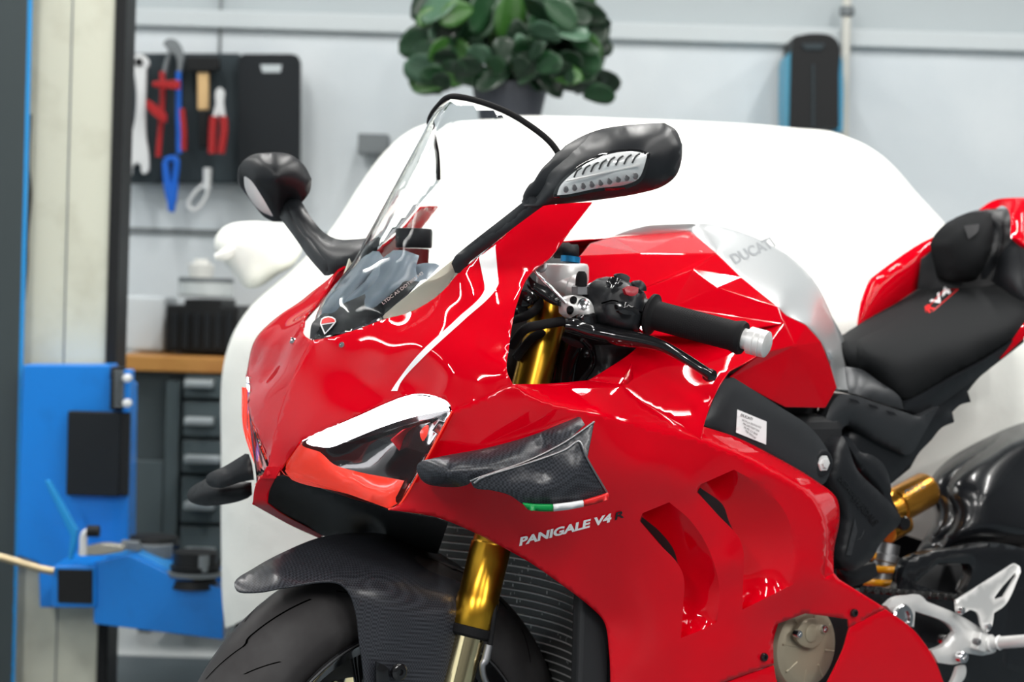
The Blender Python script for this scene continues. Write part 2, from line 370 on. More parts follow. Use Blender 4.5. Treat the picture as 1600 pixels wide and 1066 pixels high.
def add_vents(o, specs):
    me = o.data; bm = bmesh.new(); bm.from_mesh(me); fs = []
    for Vv, depth in specs:
        O = dense(Vv, 5); O[:, 2] = fC(O); k = len(O); I = O.copy(); wgt = np.zeros(k)
        e = min(range(k), key=lambda i: np.hypot(O[i][0]-Vv[7][0], O[i][1]-Vv[7][1]))
        for i in range(k):
            if i <= e:
                s = i/e; wgt[i] = min(1, s*6)*(1 if s < .8 else .25+.75*((1-s)/.2)**.5)
            else:
                s = (i-e)/(k-e); wgt[i] = .25*(1-s*3.4) if s < 1/3.4 else 0
        I[:, 2] = O[:, 2]-depth*wgt; f = TPS([tuple(p) for p in I], 1e-6); fs.append(f)
        Vt, F = triang(O, (), 6); y = f(Vt); near = bdist(Vt, O) < .3
        for i in np.where(near)[0]:
            j = int(np.argmin(np.hypot(O[:, 0]-Vt[i][0], O[:, 1]-Vt[i][1]))); y[i] = I[j, 2]
        V3 = np.array([PY(a, b, q) for (a, b), q in zip(Vt, y)]); V3[:, 0] += .75; P3 = V3.copy(); P3[:, 0] -= .75; F = face_cam(P3, F)
        vs = [bm.verts.new(p) for p in V3]
        for q in F: bm.faces.new([vs[i] for i in q])
        A = to3(O); B = to3(I); A[:, 0] += .75; B[:, 0] += .75
        for i in range(k):
            j = (i+1) % k
            if wgt[i]+wgt[j] > 0:
                q = [A[i], A[j], B[j], B[i]]; q = [q[t] for t in range(4) if t == 0 or np.linalg.norm(q[t]-q[t-1]) > 1e-6]
                if np.linalg.norm(q[-1]-q[0]) < 1e-6: q = q[:-1]
                if len(q) > 2:
                    nv = [bm.verts.new(p) for p in q]; bm.faces.new(nv)
    bmesh.ops.remove_doubles(bm, verts=bm.verts, dist=2e-4)
    bmesh.ops.recalc_face_normals(bm, faces=bm.faces)
    bm.faces.ensure_lookup_table()
    bm.to_mesh(me); bm.free(); me.polygons.foreach_set('use_smooth', [True]*len(me.polygons)); me.set_sharp_from_angle(angle=math.radians(38))
    # keep the outside facing the camera
    c = np.array(me.polygons[0].center)-np.array([.75, 0, 0]); n = np.array(me.polygons[0].normal)
    if n@(CAM-c) < 0: me.flip_normals()
    return fs
f1, f2 = add_vents(fairC, [(v1, .048), (v2, .042)])
s1 = s2 = fairC
mirrored(fairC, 'side_fairing', BK)
# dark outlet slots at the leading edge of each scoop
decal('vent_slot', [(1094,762,0,1),(1090,769,0,1),(1122,806,0),(1150,838,0,1),(1139,815,0),(1130,790,0)], f1, M['blackm'], s1, .0005)
decal('vent_slot', [(1003,808,0,1),(1001,815,0,1),(1032,851,0),(1060,884,0,1),(1052,858,0),(1030,830,0)], f2, M['blackm'], s2, .0005)
# --- rim turned inwards behind the side fairing
panel('fairing_rim', [(1095,687,.265,1),(1160,713,.264),(1230,748,.259),(1275,785,.251),(1290,825,.247),(1290,870,.242),(1288,903,.24,1),(1303,896,.235,1),(1303,861,.218),(1312,810,.205),(1307,778,.204),(1276,752,.208),(1203,709,.216),(1153,684,.222),(1099,666,.235,1)], M['red'], BK, step=6, ostep=7, mirror='fairing_rim')
# --- shoulder and intake shroud between cockpit and tank
panel('fairing_shoulder', [(801,600,.24,1),(845,625,.25),(938,647,.262),(1047,676,.267),(1095,687,.265,1),(1072,672,.255),(1040,650,.24),(1000,625,.222),(972,601,.207,1),(919,594,.19,1),(860,599,.205)], M['red'], BK, [(900,618,.226)], step=10, ostep=7, mirror='fairing_shoulder')
panel('tank_shroud', [(919,594,.19,1),(944,579,.178),(994,544,.165),(1019,512,.158,1),(1110,520,.158),(1222,505,.172,1),(1190,551,.2),(1140,580,.222,1),(1122,608,.236),(1104,652,.25),(1095,687,.265,1),(1072,672,.255),(1040,650,.24),(1000,625,.222),(972,601,.207,1)], M['red'], BK, [(1050,590,.2),(990,580,.185)], step=10, ostep=7, mirror='tank_shroud')
panel('shroud_facet', [(972,600,.209,1),(987,568,.188,1),(991,602,.2,1)], M['red'], BK, step=8, thick=.002, bev=0)
# --- lower panels
panel('lower_fairing', [(1384,952,.224,1),(1427,984,.219),(1459,1028,.214),(1480,1082,.21,1),(1286,1082,.222,1),(1308,1038,.225),(1319,1013,.226),(1326,988,.226),(1328,981,.226,1)], M['red'], BK, step=12, ostep=8, mirror='lower_fairing')
panel('belly_fairing', [(1209,1040,.229,1),(1216,1082,.229,1),(1094,1083,.234,1),(1138,1066,.234)], M['red'], BK, step=12, ostep=8, mirror='belly_fairing')
# --- decals
decal('stripe', [(775,382,0,1),(774,386,0,1),(779,443,0,1),(773,455,0),(725,500,0),(660,560,0),(625,600,0),(621,611,0,1),(611,611,0,1),(618,600,0),(652,556,0),(715,497,0),(757,453,0),(756,440,0,1),(748,402,0,1)], fA, M['white_decal'], BK, .001)
text('model_lettering', 'PANIGALE V4', (811,853), (958,814), 12, fC, M['white_decal'], BK, off=.0015, shear=.3, bold=.042)
text('model_letter', 'R', (961,813), (975,808.5), 11, fC, M['black_decal'], BK, off=.0012, shear=.28, bold=.02)
for p in ((1334,958,.2285),(1193,1027,.2335)):
    bolt('fairing_bolt', p[0], p[1], p[2], .006, M['blackg'], BK)
bolt('fairing_bolt', 535, 540, .0585, .0042, M['chrome'], BK, (.8, .5, .3), .003)
p = PY(535,540,.0585); p[1] = -p[1]; lathe('fairing_bolt', p-np.array([.004,0,0]), (.8,-.5,.3), [(0,.004),(.006,.0042),(.007,.0036),(.007,.0018),(.004,.0016)], M['chrome'], BK, n=18)
# --- chin and inner ducts
panel('chin', [(416,730,.0,1),(439,731,.016,1),(430,748,.01,1),(408,748,-.012,1)], M['red'], BK, step=8, thick=.002)
panel('chin_lip', [(408,746,-.012,1),(431,746,.008,1),(420,770,-.02),(418,787,-.03,1),(440,803,-.06),(480,824,-.115),(505,838,-.15,1),(499,842,-.155,1),(455,822,-.11),(420,803,-.07),(395,789,-.05,1),(396,772,-.04),(400,757,-.025)], M['red'], BK, step=7, ostep=6, thick=.002)
panel('intake_duct', [(431,746,.004,1),(444,744,.014,1),(470,755,.02),(540,776,.05),(606,798,.08,1),(680,810,.1,1),(700,818,.1,1),(684,866,-.02,1),(560,846,-.1,1),(505,838,-.148,1),(480,824,-.12),(440,803,-.065),(418,787,-.034,1),(421,770,-.024)], M['blackm'], BK, [(500,790,-.05),(580,820,-.08)], step=10, ostep=8, thick=.002)
# --- headlights
def headlight():
    dl = [(472,689,.046,1),(510,671,.082),(560,649,.125),(600,631,.150),(645,616,.168),(680,620,.184),(700,629,.194),(706,641,.199,1),(690,643,.196),(645,652,.172),(595,668,.142),(545,688,.108),(515,699,.084),(492,697,.062,1)]
    h, hf = panel('headlight', [(472,689,.04,1),(510,671,.07),(560,649,.105),(600,631,.13),(645,616,.155),(680,620,.175),(706,642,.198,1),(668,714,.176,1),(628,784,.154,1),(606,796,.147,1),(540,776,.085),(446,742,.012,1),(440,735,.006,1),(455,712,.02)], M['blackg'], BK, [(580,715,.085),(620,690,.115),(540,720,.055)], step=10, thick=.002)
    h.name = 'headlight'
    o, _ = blob('light_strip', dl, M['drl'], h, w=8, d=.006, back=.012, step=5, ostep=4)
    lip, _ = blob('light_guide', [(471,697,.052,1),(500,706,.076,1),(507,712,.078),(521,725,.086),(563,738,.11),(600,745,.132),(632,751,.156,1),(618,778,.155),(606,793,.152,1),(600,787,.15),(540,771,.098),(450,745,.02),(443,736,.014,1),(455,715,.03)], M['glow'], h, w=9, d=.007, back=.012)
    r, _ = panel('reflector', [(610,688,.12,1),(649,662,.15),(694,652,.178,1),(672,694,.16),(652,722,.145,1),(632,712,.13)], M['red_in'], h, [(655,685,.13)], step=8, thick=.002)
    r2, _ = blob('reflector_bulb', [(660,676,.166),(676,662,.172),(692,660,.178),(684,684,.172),(672,698,.168),(664,690,.166)], M['glow'], h, w=8, d=.006, back=.01)
    l, _ = blob('bezel', [(540,691,.105,1),(600,676,.14),(645,662,.164),(700,650,.193,1),(690,655,.185),(640,668,.155),(600,683,.13),(560,694,.105)], M['blackg'], h, w=5, d=.004, back=.01)
    e = [(706,643,.2095),(668,714,.187),(628,784,.162),(607,796.5,.155)]
    tube('lens_rim', [PY(*wide(q)) for q in e], .0012, M['glow'], h, n=8)
    panel('headlight_lens', [(472,690,.056,1),(510,672,.090),(560,650,.131),(600,632,.156),(645,617,.175),(680,621,.189),(700,630,.199),(705,643,.204,1),(668,714,.186,1),(628,783,.162,1),(607,795,.155,1),(540,771,.105),(450,744,.024,1),(445,736,.018,1),(455,715,.034)], M['glass'], h, lam=1e-3, step=9, thick=.002, bev=0)
    base = [(706,642,.198),(668,714,.176),(628,784,.154),(606,796,.147)]
    A_ = catmull([PY(*wide(q)) for q in e], 6); B_ = catmull([PY(*wide(q)) for q in base], 6); strip('lens_side', A_, B_, M['glow'], h)
    return h
h = headlight()
h2 = mirrored(h, 'headlight', BK)
for c in list(h.children):
    q = mirrored(c, c.name.split('.')[0], h2)
# --- black backing inside the nose
panel('nose_inner', [(480,560,-.02,1),(560,530,.03,1),(700,480,.08,1),(780,440,.12,1),(788,580,.16,1),(700,636,.14,1),(640,700,.1,1),(600,790,.06,1),(450,740,-.03,1)], M['blackm'], BK, step=22, thick=.002, mirror='nose_inner')
# --- winglets
w1, fw1 = blob('winglet', [(656,733,.205),(660,724,.208),(682,717,.217),(769,700,.24),(839,680,.257),(907,652,.268,1),(914,664,.285,1),(881,692,.283),(825,720,.275),(758,743,.26),(736,753,.25,1),(732,757,.247),(693,761,.222),(668,755,.21)], M['carbon'], BK, w=9, d=.006, back=.014, interior=[(700,742,.238),(770,725,.256),(850,700,.264)], step=7)
w2, _ = panel('winglet_plate', [(735,752,.252,1),(758,743,.262),(825,720,.279),(881,692,.288),(929,659,.305,1),(928,664,.305),(918,716,.31,1),(850,760,.3),(770,764,.27),(741,763,.256)], M['carbon'], w1, step=8, ostep=7, thick=.0025)
w3, fw3 = panel('winglet_plate', [(741,754,.268,1),(760,744,.276),(825,724,.303),(881,704,.323),(905,690,.332,1),(918,718,.338,1),(950,772,.347,1),(910,784,.338),(853,791,.322),(820,790,.312),(797,775,.3),(769,767,.283),(745,763,.27)], M['carbon'], w1,
   [(803,762,.303),(850,762,.322),(905,738,.337),(850,740,.312),(800,745,.295)], step=7, ostep=6, thick=.0025)
tube('winglet_edge', [PY(u, v, wide((u, v, y))[2]+.001) for u, v, y in [(741,755,.268),(760,744,.276),(825,724,.303),(881,704,.323),(905,690,.332),(918,718,.338),(950,773,.347)]], .0013, M['alud'], w1, n=8)
tube('winglet_edge', [PY(u, v, wide((u, v, y))[2]+.001) for u, v, y in [(735,752,.252),(758,743,.262),(825,720,.279),(881,692,.288),(929,659,.305)]], .0012, M['alud'], w1, n=8)
def band(a, b, m):
    top = [(817,788),(853,790.5),(865,790),(912,784),(951,772)]; bot = [(825,797),(853,799.5),(865,799),(912,791.5),(952,780)]
    seg = {0: [(817,788),(835,790),(864.5,790.5),(864.5,799.5),(845,799.5),(825,797)], 1: [(865,790.5),(890,787.5),(912,784),(912,792),(890,796.5),(865,799.5)], 2: [(912.5,784),(935,777.5),(951,772),(952,780),(935,786.5),(912.5,792)]}[a]
    ff = TPS([wide(q) for q in [(817,788,.311),(825,797,.313),(853,795,.323),(912,788,.338),(952,776,.347),(951,772,.347),(865,799,.326)]])
    panel('winglet_band', [(*q, 0, 1 if i in (0, 2, 3, 5) else 0) for i, q in enumerate(seg)], m, w1, func=ff, off=.007, step=6, ostep=6, thick=.003, bev=0)
band(0, 0, M['green_decal']); band(1, 0, M['white_decal']); band(2, 0, M['red_decal'])
wr, _ = blob('winglet', [(327,753,-.28,1),(328,745,-.28),(356,730,-.255),(389,710,-.22,1),(394,726,-.215),(397,750,-.21,1),(379,753,-.23),(343,763,-.26),(333,761,-.275)], M['blackp'], BK, w=9, d=.008, back=.02, step=6)
blob('winglet_plate', [(296,775,-.35),(302,764,-.345),(328,748,-.32,1),(360,750,-.29),(393,754,-.26,1),(394,773,-.26,1),(388,778,-.265),(338,790,-.31),(314,790,-.33),(299,783,-.345)], M['blackp'], wr, w=10, d=.01, back=.016, step=6, interior=[(340,770,-.295)])
WID[0] = False
# --- windscreen
cl_ = [(487,532),(528,470),(572,415),(625,308),(672,215),(706,151.5)]
c3 = np.array([PY(u, v, 0) for u, v in cl_])
def scr_x(z, y): return np.interp(z, c3[:, 2], c3[:, 0])-(4.3+max(0, z-.95)*15)*y*y
ip = []
for z in np.arange(.90, 1.18, .03):
    for y in (.015, .035, .06, .085, .105, .12):
        if z < .93 and y > .05+(z-.90)*2 or z > 1.13 and y > .06+(1.18-z)*1.2: continue
        ip.append((*UV((scr_x(z, y), y, z)), y))
scr_out = [(487,532,0,1),(520,528,.024),(560,517,.052),(600,502,.079),(640,491,.099),(685,464,.118),(717,429,.130,1),(770,383,.127),(838,318,.135),(885,275,.143,1),(874,243,.136),(850,214,.122),(800,180,.092),(750,160,.046),(706,151.5,0,1)]+[(u, v, 0) for u, v in cl_[-2:0:-1]]
scr_poly = dense(scr_out, 7)
ip = [p for p in ip if inside(np.array([p[:2]]), scr_poly)[0] and bdist(np.array([p[:2]]), scr_poly)[0] > 10]
so, fs = panel('windscreen', scr_out, M['glass'], BK, ip, step=9, ostep=7, thick=0)
def fuse_mirror(o, th):
    me = o.data; bm = bmesh.new(); bm.from_mesh(me); g = bm.verts[:]+bm.edges[:]+bm.faces[:]
    for v in bm.verts:
        if abs(v.co.y) < .004: v.co.y = 0
    d = bmesh.ops.duplicate(bm, geom=g)['geom']
    for v in [x for x in d if isinstance(x, bmesh.types.BMVert)]: v.co.y = -v.co.y
    bmesh.ops.reverse_faces(bm, faces=[x for x in d if isinstance(x, bmesh.types.BMFace)])
    bmesh.ops.remove_doubles(bm, verts=bm.verts, dist=.0015)
    for f in bm.faces: f.smooth = True
    bm.to_mesh(me); bm.free()
    s = o.modifiers.new('solid', 'SOLIDIFY'); s.thickness = th; s.offset = -1
fuse_mirror(so, .003)
tb = [PY(*q) for q in [(706,151,0),(750,159,.046),(800,179,.092),(850,213,.122),(874,242,.136),(885,272,.143)]]
tb = [q*[1, -1, 1] for q in tb[::-1]][:-1]+tb
tube('screen_trim', tb, .0042, M['rubber'], so, n=10)
# emblem on the screen foot
emb = [(500,507,0,1),(502,498,0),(513,494,0),(524,498,0),(525,503,0,1),(518,512,0),(507,523,0,1)]
decal('shield_emblem', emb, fs, M['white_decal'], so, .0016)
decal('shield_emblem', [(502,506,0,1),(503,500,0),(513,496,0),(523,500,0),(523,503,0,1)], fs, M['red_decal'], so, .0024)
decal('shield_emblem', [(503,508,0,1),(521,505,0,1),(516,511,0),(508,520,0,1)], fs, M['blackp'], so, .0024)
text('approval_mark', 'LTDC AS DOT805 M3', (599,476), (662,428), 5, const(.04), M['alu'], BK, .06)
# inner rim panel seen through the screen, cream coloured
panel('inner_fairing', [(588,506,.056,1),(613,497,.072),(650,485,.090),(685,462,.106),(717,427,.12,1),(708,406,.12,1),(680,428,.105),(658,445,.095),(620,475,.075),(595,496,.062,1)], M['cream_in'], BK, step=9, ostep=7, thick=.002, mirror='inner_fairing')
# --- dash pods below the screen
pd, _ = blob('dash_pod', [(512,505,.0,1),(516,478,-.01),(530,450,-.03),(551,428,-.04),(575,405,-.05),(592,393,-.06,1),(601,406,-.05,1),(590,420,-.03),(570,445,-.02),(552,480,.0),(548,500,.01,1)], M['podg'], BK, w=10, d=.012, back=.03, step=7)
pd2, _ = blob('dash_pod', [(515,508,.02,1),(545,488,.02),(565,462,.02),(597,432,.01),(612,408,.0),(631,391,-.01,1),(655,400,.01,1),(650,423,.03),(656,441,.05,1),(628,470,.05),(588,501,.055,1),(550,512,.045),(520,522,.03)], M['podg'], BK, w=14, d=.016, back=.05, interior=[(600,440,.035),(580,470,.05)], step=7)
blob('dash_pod', [(650,420,.0,1),(680,412,.02),(688,416,.03,1),(668,436,.05,1),(655,440,.05,1)], M['podg'], BK, w=6, d=.01, back=.04, step=6)
blob('dash_base', [(494,530,.008,1),(498,505,.0),(520,490,.0),(560,470,.03),(640,440,.06),(655,441,.075,1),(600,493,.075,1),(560,510,.055),(520,523,.028)], M['blackp'], BK, w=8, d=.01, back=.03, step=9)
# brake fluid reservoir
b0 = PY(645,425,-.1); b1 = PY(643,357,-.1); b1 = np.array([b0[0], b0[1], b1[2]])
rs = lathe2('fluid_reservoir', b0-np.array([0, 0, .01]), b1, [(0,.020),(.55,.022),(.6,.022)], M['redlens'], BK)
lathe2('reservoir_cap', b0, b1, [(.55,.0235),(.57,.025),(.62,.0255),(.93,.0255),(.99,.024),(1,.02)], M['blackp'], rs)
# --- mirrors
def px(pts): return [PY(*p) for p in pts]
mo = [(835,314,.30,1),(845,298,.31),(862,272,.33),(885,245,.345),(915,220,.36),(955,202,.385),(1000,194,.41),(1038,192,.425,1),(1056,203,.435),(1066,226,.445,1),(1065,250,.445),(1056,275,.44),(1036,291,.43),(1000,302,.41),(960,309,.39),(905,316,.355),(860,320,.325),(838,321,.31)]
mir, fm = blob('mirror', mo, M['blackp'], BK, w=15, d=.014, back=.05, step=7, interior=[(950,255,.405),(1010,240,.435)], smooth_angle=80)
def lensm(o, par, f):
    b, _ = blob('indicator_rim', o[0], M['blackg'], par, w=3, d=.001, back=.006, func=lambda Q: f(Q)+.0015, step=7)
    l, _ = blob('indicator_lens', o[1], M['ind'], par, w=6, d=.003, back=.006, func=lambda Q: f(Q)+.007, step=7)
    return l
# indicator
fmo = lambda Q: fm(Q)
il = lensm(([(867,308,0),(870,295,0),(890,272,0),(930,245,0),(965,234,0),(1000,234,0),(1016,240,0,1),(1012,262,0),(1003,282,0),(985,293,0),(930,300,0),(880,309,0)], [(873,305,0,1),(877,292,0),(896,272,0),(932,249,0),(968,238,0),(1000,238,0),(1011,243,0,1),(1006,262,0),(998,279,0),(980,288,0),(930,295,0),(885,304,0)]), mir, fmo)
for i in range(9):
    u = 884+i*13.6; v = 296-i*2.6
    p = PY(u, v, float(fm([(u, v)])[0])+.0075)
    lathe('indicator_cell', p, (0, 1, 0), [(0,.0040),(.001,.0036),(.0012,.001)], M['alud'], il, n=12)
tube('indicator_bar', [PY(u, v, float(fm([(u, v)])[0])+.009) for u, v in ((885,283),(940,271),(1000,258))], .0012, M['alu'], il, n=6)
for i in range(8):
    u = 900+i*13; v = 268-i*4.2+(i > 4)*(i-4)*2.5
    tube('indicator_ridge', [PY(a, b, float(fm([(a, b)])[0])+.0085) for a, b in ((u-3, v+9), (u+2, v-1), (u+9, v-6))], .0011, M['disc'], il, n=6)
st, _ = blob('mirror_stem', [(712,412,.148,1),(718,400,.155),(726,393,.16),(760,366,.2),(800,335,.25),(835,307,.3,1),(850,321,.31,1),(800,358,.25),(765,386,.2),(735,409,.165),(718,427,.15,1)], M['blackp'], mir, w=9, d=.009, back=.018, step=7)
# right mirror
mo2 = [(384,270,-.36),(392,252,-.35),(408,241,-.34),(432,238,-.33),(455,242,-.32),(475,258,-.315),(487,280,-.31,1),(484,300,-.31),(472,316,-.315),(466,322,-.32,1),(458,312,-.33),(446,325,-.34),(441,346,-.35,1),(428,340,-.36),(412,322,-.365),(396,300,-.365),(386,285,-.365)]
mr, fr = blob('mirror', mo2, M['blackp'], BK, w=11, d=.014, back=.05, step=7, interior=[(432,280,-.31),(455,275,-.31)], smooth_angle=80)
blob('indicator_lens', [(384,276,-.352,1),(392,282,-.348),(406,302,-.345),(418,322,-.345),(427,338,-.348,1),(410,330,-.354),(394,312,-.358),(385,292,-.358)], M['ind'], mr, w=5, d=.004, back=.01, step=6)
blob('mirror_stem', [(441,338,-.335,1),(444,322,-.33),(456,311,-.32),(468,310,-.315,1),(490,345,-.26),(505,362,-.22),(525,373,-.18),(560,374,-.13),(592,370,-.09,1),(588,396,-.09,1),(550,418,-.11),(513,431,-.15,1),(490,405,-.2),(465,370,-.27)], M['blackp'], mr, w=16, d=.02, back=.02, step=7)
# --- tank
def facets(name, P, faces, m, bv=.0016):
    """angular bodywork: flat faces between shared corner points, softly bevelled creases"""
    V = np.array([PY(*p) for p in P]); F = face_cam(V, faces)
    o = mesh(name, V, F, m, BK, False)
    s_ = o.modifiers.new('solid', 'SOLIDIFY'); s_.thickness = .003; s_.offset = -1; bevel(o, bv, 3, 4)
    mirrored(o, name, BK); return o
facets('tank_cover', [(902,440,.15),(905,400,.125),(1000,396,.118),(1120,396,.104),(1083,420.5,.142),(1010,449,.152),(960,452,.156),(902,475,.172),(960,487,.170),(905,505,.185)],
       [(1,2,6,0),(2,5,6),(2,3,4,5),(0,6,7),(6,5,8),(7,6,8,9)], M['red'])
facets('tank_deck', [(905,400,.125),(922,380,.06),(957,370,.001),(1010,366,.001),(1079,361,.001),(1120,396,.104),(1000,396,.118)], [(0,1,6),(1,2,6),(2,3,6),(3,4,6),(4,5,6)], M['red'])
facets('tank_side', [(962,487,.17),(1010,449,.152),(1083,420.5,.142),(1120,449,.154),(1120,396,.104),(1158,433,.131),(1216,480,.16),(1224,506,.174),(1110,524,.203),(1012,524,.203),(1050,480,.175)],
       [(4,5,3,2),(1,2,3,10),(0,1,10),(0,10,9),(3,5,6),(3,6,10),(10,6,7),(10,7,8),(10,8,9)], M['red'])
facets('tank_knee', [(1190,552,.2),(1224,505,.173),(1216,480,.16),(1228,492,.162),(1260,508,.162),(1283,534,.157),(1297,570,.148),(1308,606,.137),(1290,638,.142),(1228,637,.168),(1206,626,.178),(1141,590,.2),(1242,540,.182)],
       [(1,2,3,12),(3,4,12),(4,5,12),(5,6,12),(6,7,12),(7,8,12),(8,9,12),(9,10,12),(10,11,12),(11,0,12),(0,1,12)], M['red'])
tankS, fT = panel('tank_top', [(957,369,.001,1),(985,359,.001),(1012,352,0,1),(1060,350,0),(1107,349,0,1),(1150,360,0),(1193,377,0),(1238,403,0),(1276,444,0),(1299,492,0),(1318,543,0),(1328,580,.03),(1331,611,.09,1),(1308,608,.136,1),(1297,570,.148),(1283,534,.157),(1260,508,.162),(1228,492,.162),(1216,480,.16,1),(1158,433,.13,1),(1120,396,.1,1),(1079,361,.001,1),(1010,366,.001)], M['silver'], BK, [(1130,375,.045),(1180,420,.1),(1220,450,.12),(1245,470,.118),(1290,560,.12)], step=6, ostep=5, mirror='tank_top')
text('tank_lettering', 'DUCATI', (1146,414), (1213,384), 17, fT, mat('tank letter grey', (.42,.44,.46), .35, .5), tankS, .001, shear=-.25, bold=.035)
bolt('tank_bolt', 1095, 398, .098, .0055, M['blackg'], BK, (.1, .7, .7), .003)
# --- grey frame cover with the sticker
fp, fF = blob('frame_cover', [(1099,664,.226,1),(1122,610,.223),(1131,593,.222,1),(1146,590,.22,1),(1219,636,.212),(1264,666,.205),(1290,698,.2),(1299,720,.2),(1296,740,.2),(1286,757,.201),(1262,748,.206),(1203,712,.216),(1150,688,.225)], M['dgrey'], BK, w=7, d=.006, back=.02, step=8)
decal('sticker', [(1152,640,0,1),(1198,659,0,1),(1197,695,0,1),(1150,676,0,1)], fF, M['white_decal'], fp, .001)
text('sticker_print', 'DUCATI', (1157,650), (1175,657), 4, fF, M['black_decal'], fp, .002, bold=.02)
for i in range(4):
    text('sticker_print', ['MOTOR S.p.A. BOLOGNA ITALY', 'MAX LOAD FRONT REAR', '36 PSI 2.5 BAR', 'TYRE PRESSURE'][i], (1159+i*1.5,657.5+i*5.5), (1189-i*3,670+i*5.5), 3, fF, M['black_decal'], fp, .002)
bp = PY(1285,724,.2)
bo = lathe('frame_bolt', bp-np.array([0,.004,0]), (0,1,0), [(0,.019),(.005,.019),(.007,.016),(.007,.012),(.003,.011)], M['blackp'], BK, n=28)
lathe('frame_bolt_head', bp-np.array([0,.004,0]), (0,1,0), [(0,.0125),(.006,.0125),(.008,.011),(.008,.007),(.0115,.0065),(.012,.004)], M['ind'], bo, n=6, angle=20)
# --- seat, pad, tail
seat, fS = blob('seat', [(1322,530,-.02),(1332,521,-.05),(1347,511,-.075,1),(1410,469,-.11),(1436,453,-.115),(1458,439,-.115),(1500,434,-.1),(1536,434,-.08),(1568,438,-.03),(1600,458,.04),(1614,490,.1),(1605,513,.13),(1552,552,.135),(1489,587,.135),(1430,624,.13),(1418,627,.128),(1406,620,.125),(1371,592,.1),(1330,572,.055),(1323,552,.02)], M['seat'], BK, w=12, d=.012, back=.03, interior=[(1345,538,.06),(1400,545,.09),(1458,537,.11),(1530,520,.118),(1590,497,.118),(1480,480,0),(1400,505,-.01)], step=8, smooth_angle=75)
text('seat_lettering', 'V4', (1461,480), (1487,455), 13, fS, M['white_decal'], seat, .0015, bold=.02)
text('seat_lettering', 'R', (1452,489), (1461,481), 12, fS, M['red_decal'], seat, .0015, bold=.02)
tube('seat_piping', [PY(u, v, float(fS([(u, v)])[0])+.001) for u, v in ((1446,484),(1476,453),(1497,452),(1458,486),(1447,488),(1446,484))], .0008, M['red_decal'], seat, n=6, smooth=False)
pad, fp2 = blob('seat_pad', [(1475,382,-.05,1),(1490,354,-.045),(1513,339,-.04,1),(1536,331,-.03),(1549,333,-.02,1),(1552,365,.0),(1549,392,.01,1),(1537,418,.0),(1526,437,-.02,1),(1513,441,-.03),(1495,440,-.045),(1482,435,-.05,1),(1478,412,-.05)], M['seat'], BK, w=7, d=.010, back=.05, step=7, smooth_angle=80)
blob('pad_cowl', [(1530,332,-.05,1),(1545,328,-.05),(1576,326,-.04,1),(1583,335,-.03),(1578,375,-.01),(1565,405,-.01),(1540,436,-.03,1),(1545,400,-.03),(1550,360,-.04)], M['blackp'], BK, w=8, d=.01, back=.05, step=7)
decal('pad_emblem', [(1506,353,0,1),(1530,350,0,1),(1528,362,0),(1513,374,0,1)], lambda Q: fp2(Q), M['blackm'], pad, .002)
tl, _ = blob('tail_fairing', [(1340,517,-.1,1),(1347,470,-.11),(1359,437,-.115,1),(1391,413,-.115),(1440,380,-.11),(1500,352,-.1),(1545,320,-.09),(1565,312,-.08),(1570,318,-.08,1),(1500,362,-.09),(1446,406,-.095,1),(1444,430,-.1),(1437,450,-.105,1),(1400,474,-.105),(1360,502,-.1)], M['red'], BK, w=10, d=.01, back=.006, step=8)
tl2, _ = blob('tail_fairing', [(1536,328,-.06,1),(1560,313,-.04),(1590,309,.0),(1620,309,.02,1),(1620,395,.1,1),(1600,384,.09),(1587,372,.08,1),(1584,330,.03),(1576,322,-.01),(1555,324,-.04)], M['red'], BK, w=8, d=.01, back=.02, step=8)
panel('tail_inner', [(1440,405,-.09,1),(1480,375,-.085,1),(1560,340,-.05,1),(1640,340,-.05,1),(1640,490,.02,1),(1590,470,-.01,1),(1470,455,-.08,1),(1434,452,-.1,1)], M['blackm'], BK, step=16, thick=.002)
blob('tail_side', [(1556,440,.0,1),(1575,390,.03),(1590,375,.06,1),(1630,400,.1,1),(1640,480,.12,1),(1605,470,.09)], M['blackp'], BK, w=10, d=.01, back=.02, step=9)
blob('tail_fairing', [(1564,561,.13,1),(1585,530,.135),(1602,506,.135),(1625,480,.13,1),(1625,500,.135,1),(1600,528,.135)], M['red'], BK, w=5, d=.005, back=.006, step=6)
# --- subframe covers
sc, fSC = blob('tail_support', [(1316,612,.10,1),(1330,574,.08,1),(1345,577,.09),(1372,595,.11),(1407,622,.128),(1412,640,.13,1),(1370,628,.125),(1340,617,.12)], M['dgrey'], BK, w=6, d=.006, back=.03, step=7)
blob('seat_base', [(1412,640,.128,1),(1417,629,.13,1),(1489,590,.137),(1552,555,.137),(1600,520,.135,1),(1600,535,.13,1),(1560,566,.125),(1470,632,.12),(1440,652,.12)], M['blackp'], BK, w=5, d=.006, back=.06, step=7)
blob('subframe', [(1436,650,.12,1),(1468,634,.12,1),(1520,590,.115),(1560,560,.115,1),(1548,575,.11),(1530,590,.11),(1512,612,.11,1),(1517,628,.11,1),(1500,633,.11),(1488,644,.11,1),(1491,660,.11,1),(1471,669,.11),(1455,688,.11),(1436,708,.11),(1422,732,.11,1),(1393,756,.11,1),(1340,730,.11,1),(1320,700,.11,1),(1330,670,.11)], M['blackp'], BK, w=9, d=.01, back=.2, step=8)
ss, fss = blob('side_cover', [(1288,660,.13,1),(1300,630,.132),(1312,617,.134),(1325,616,.136),(1370,630,.14),(1410,643,.142),(1436,652,.142,1),(1467,636,.14,1),(1440,684,.135),(1425,708,.13),(1415,711,.13,1),(1370,690,.128),(1322,665,.125),(1315,672,.125),(1308,690,.12,1),(1295,700,.12,1)], M['dgrey'], BK, w=8, d=.008, back=.04, step=8)
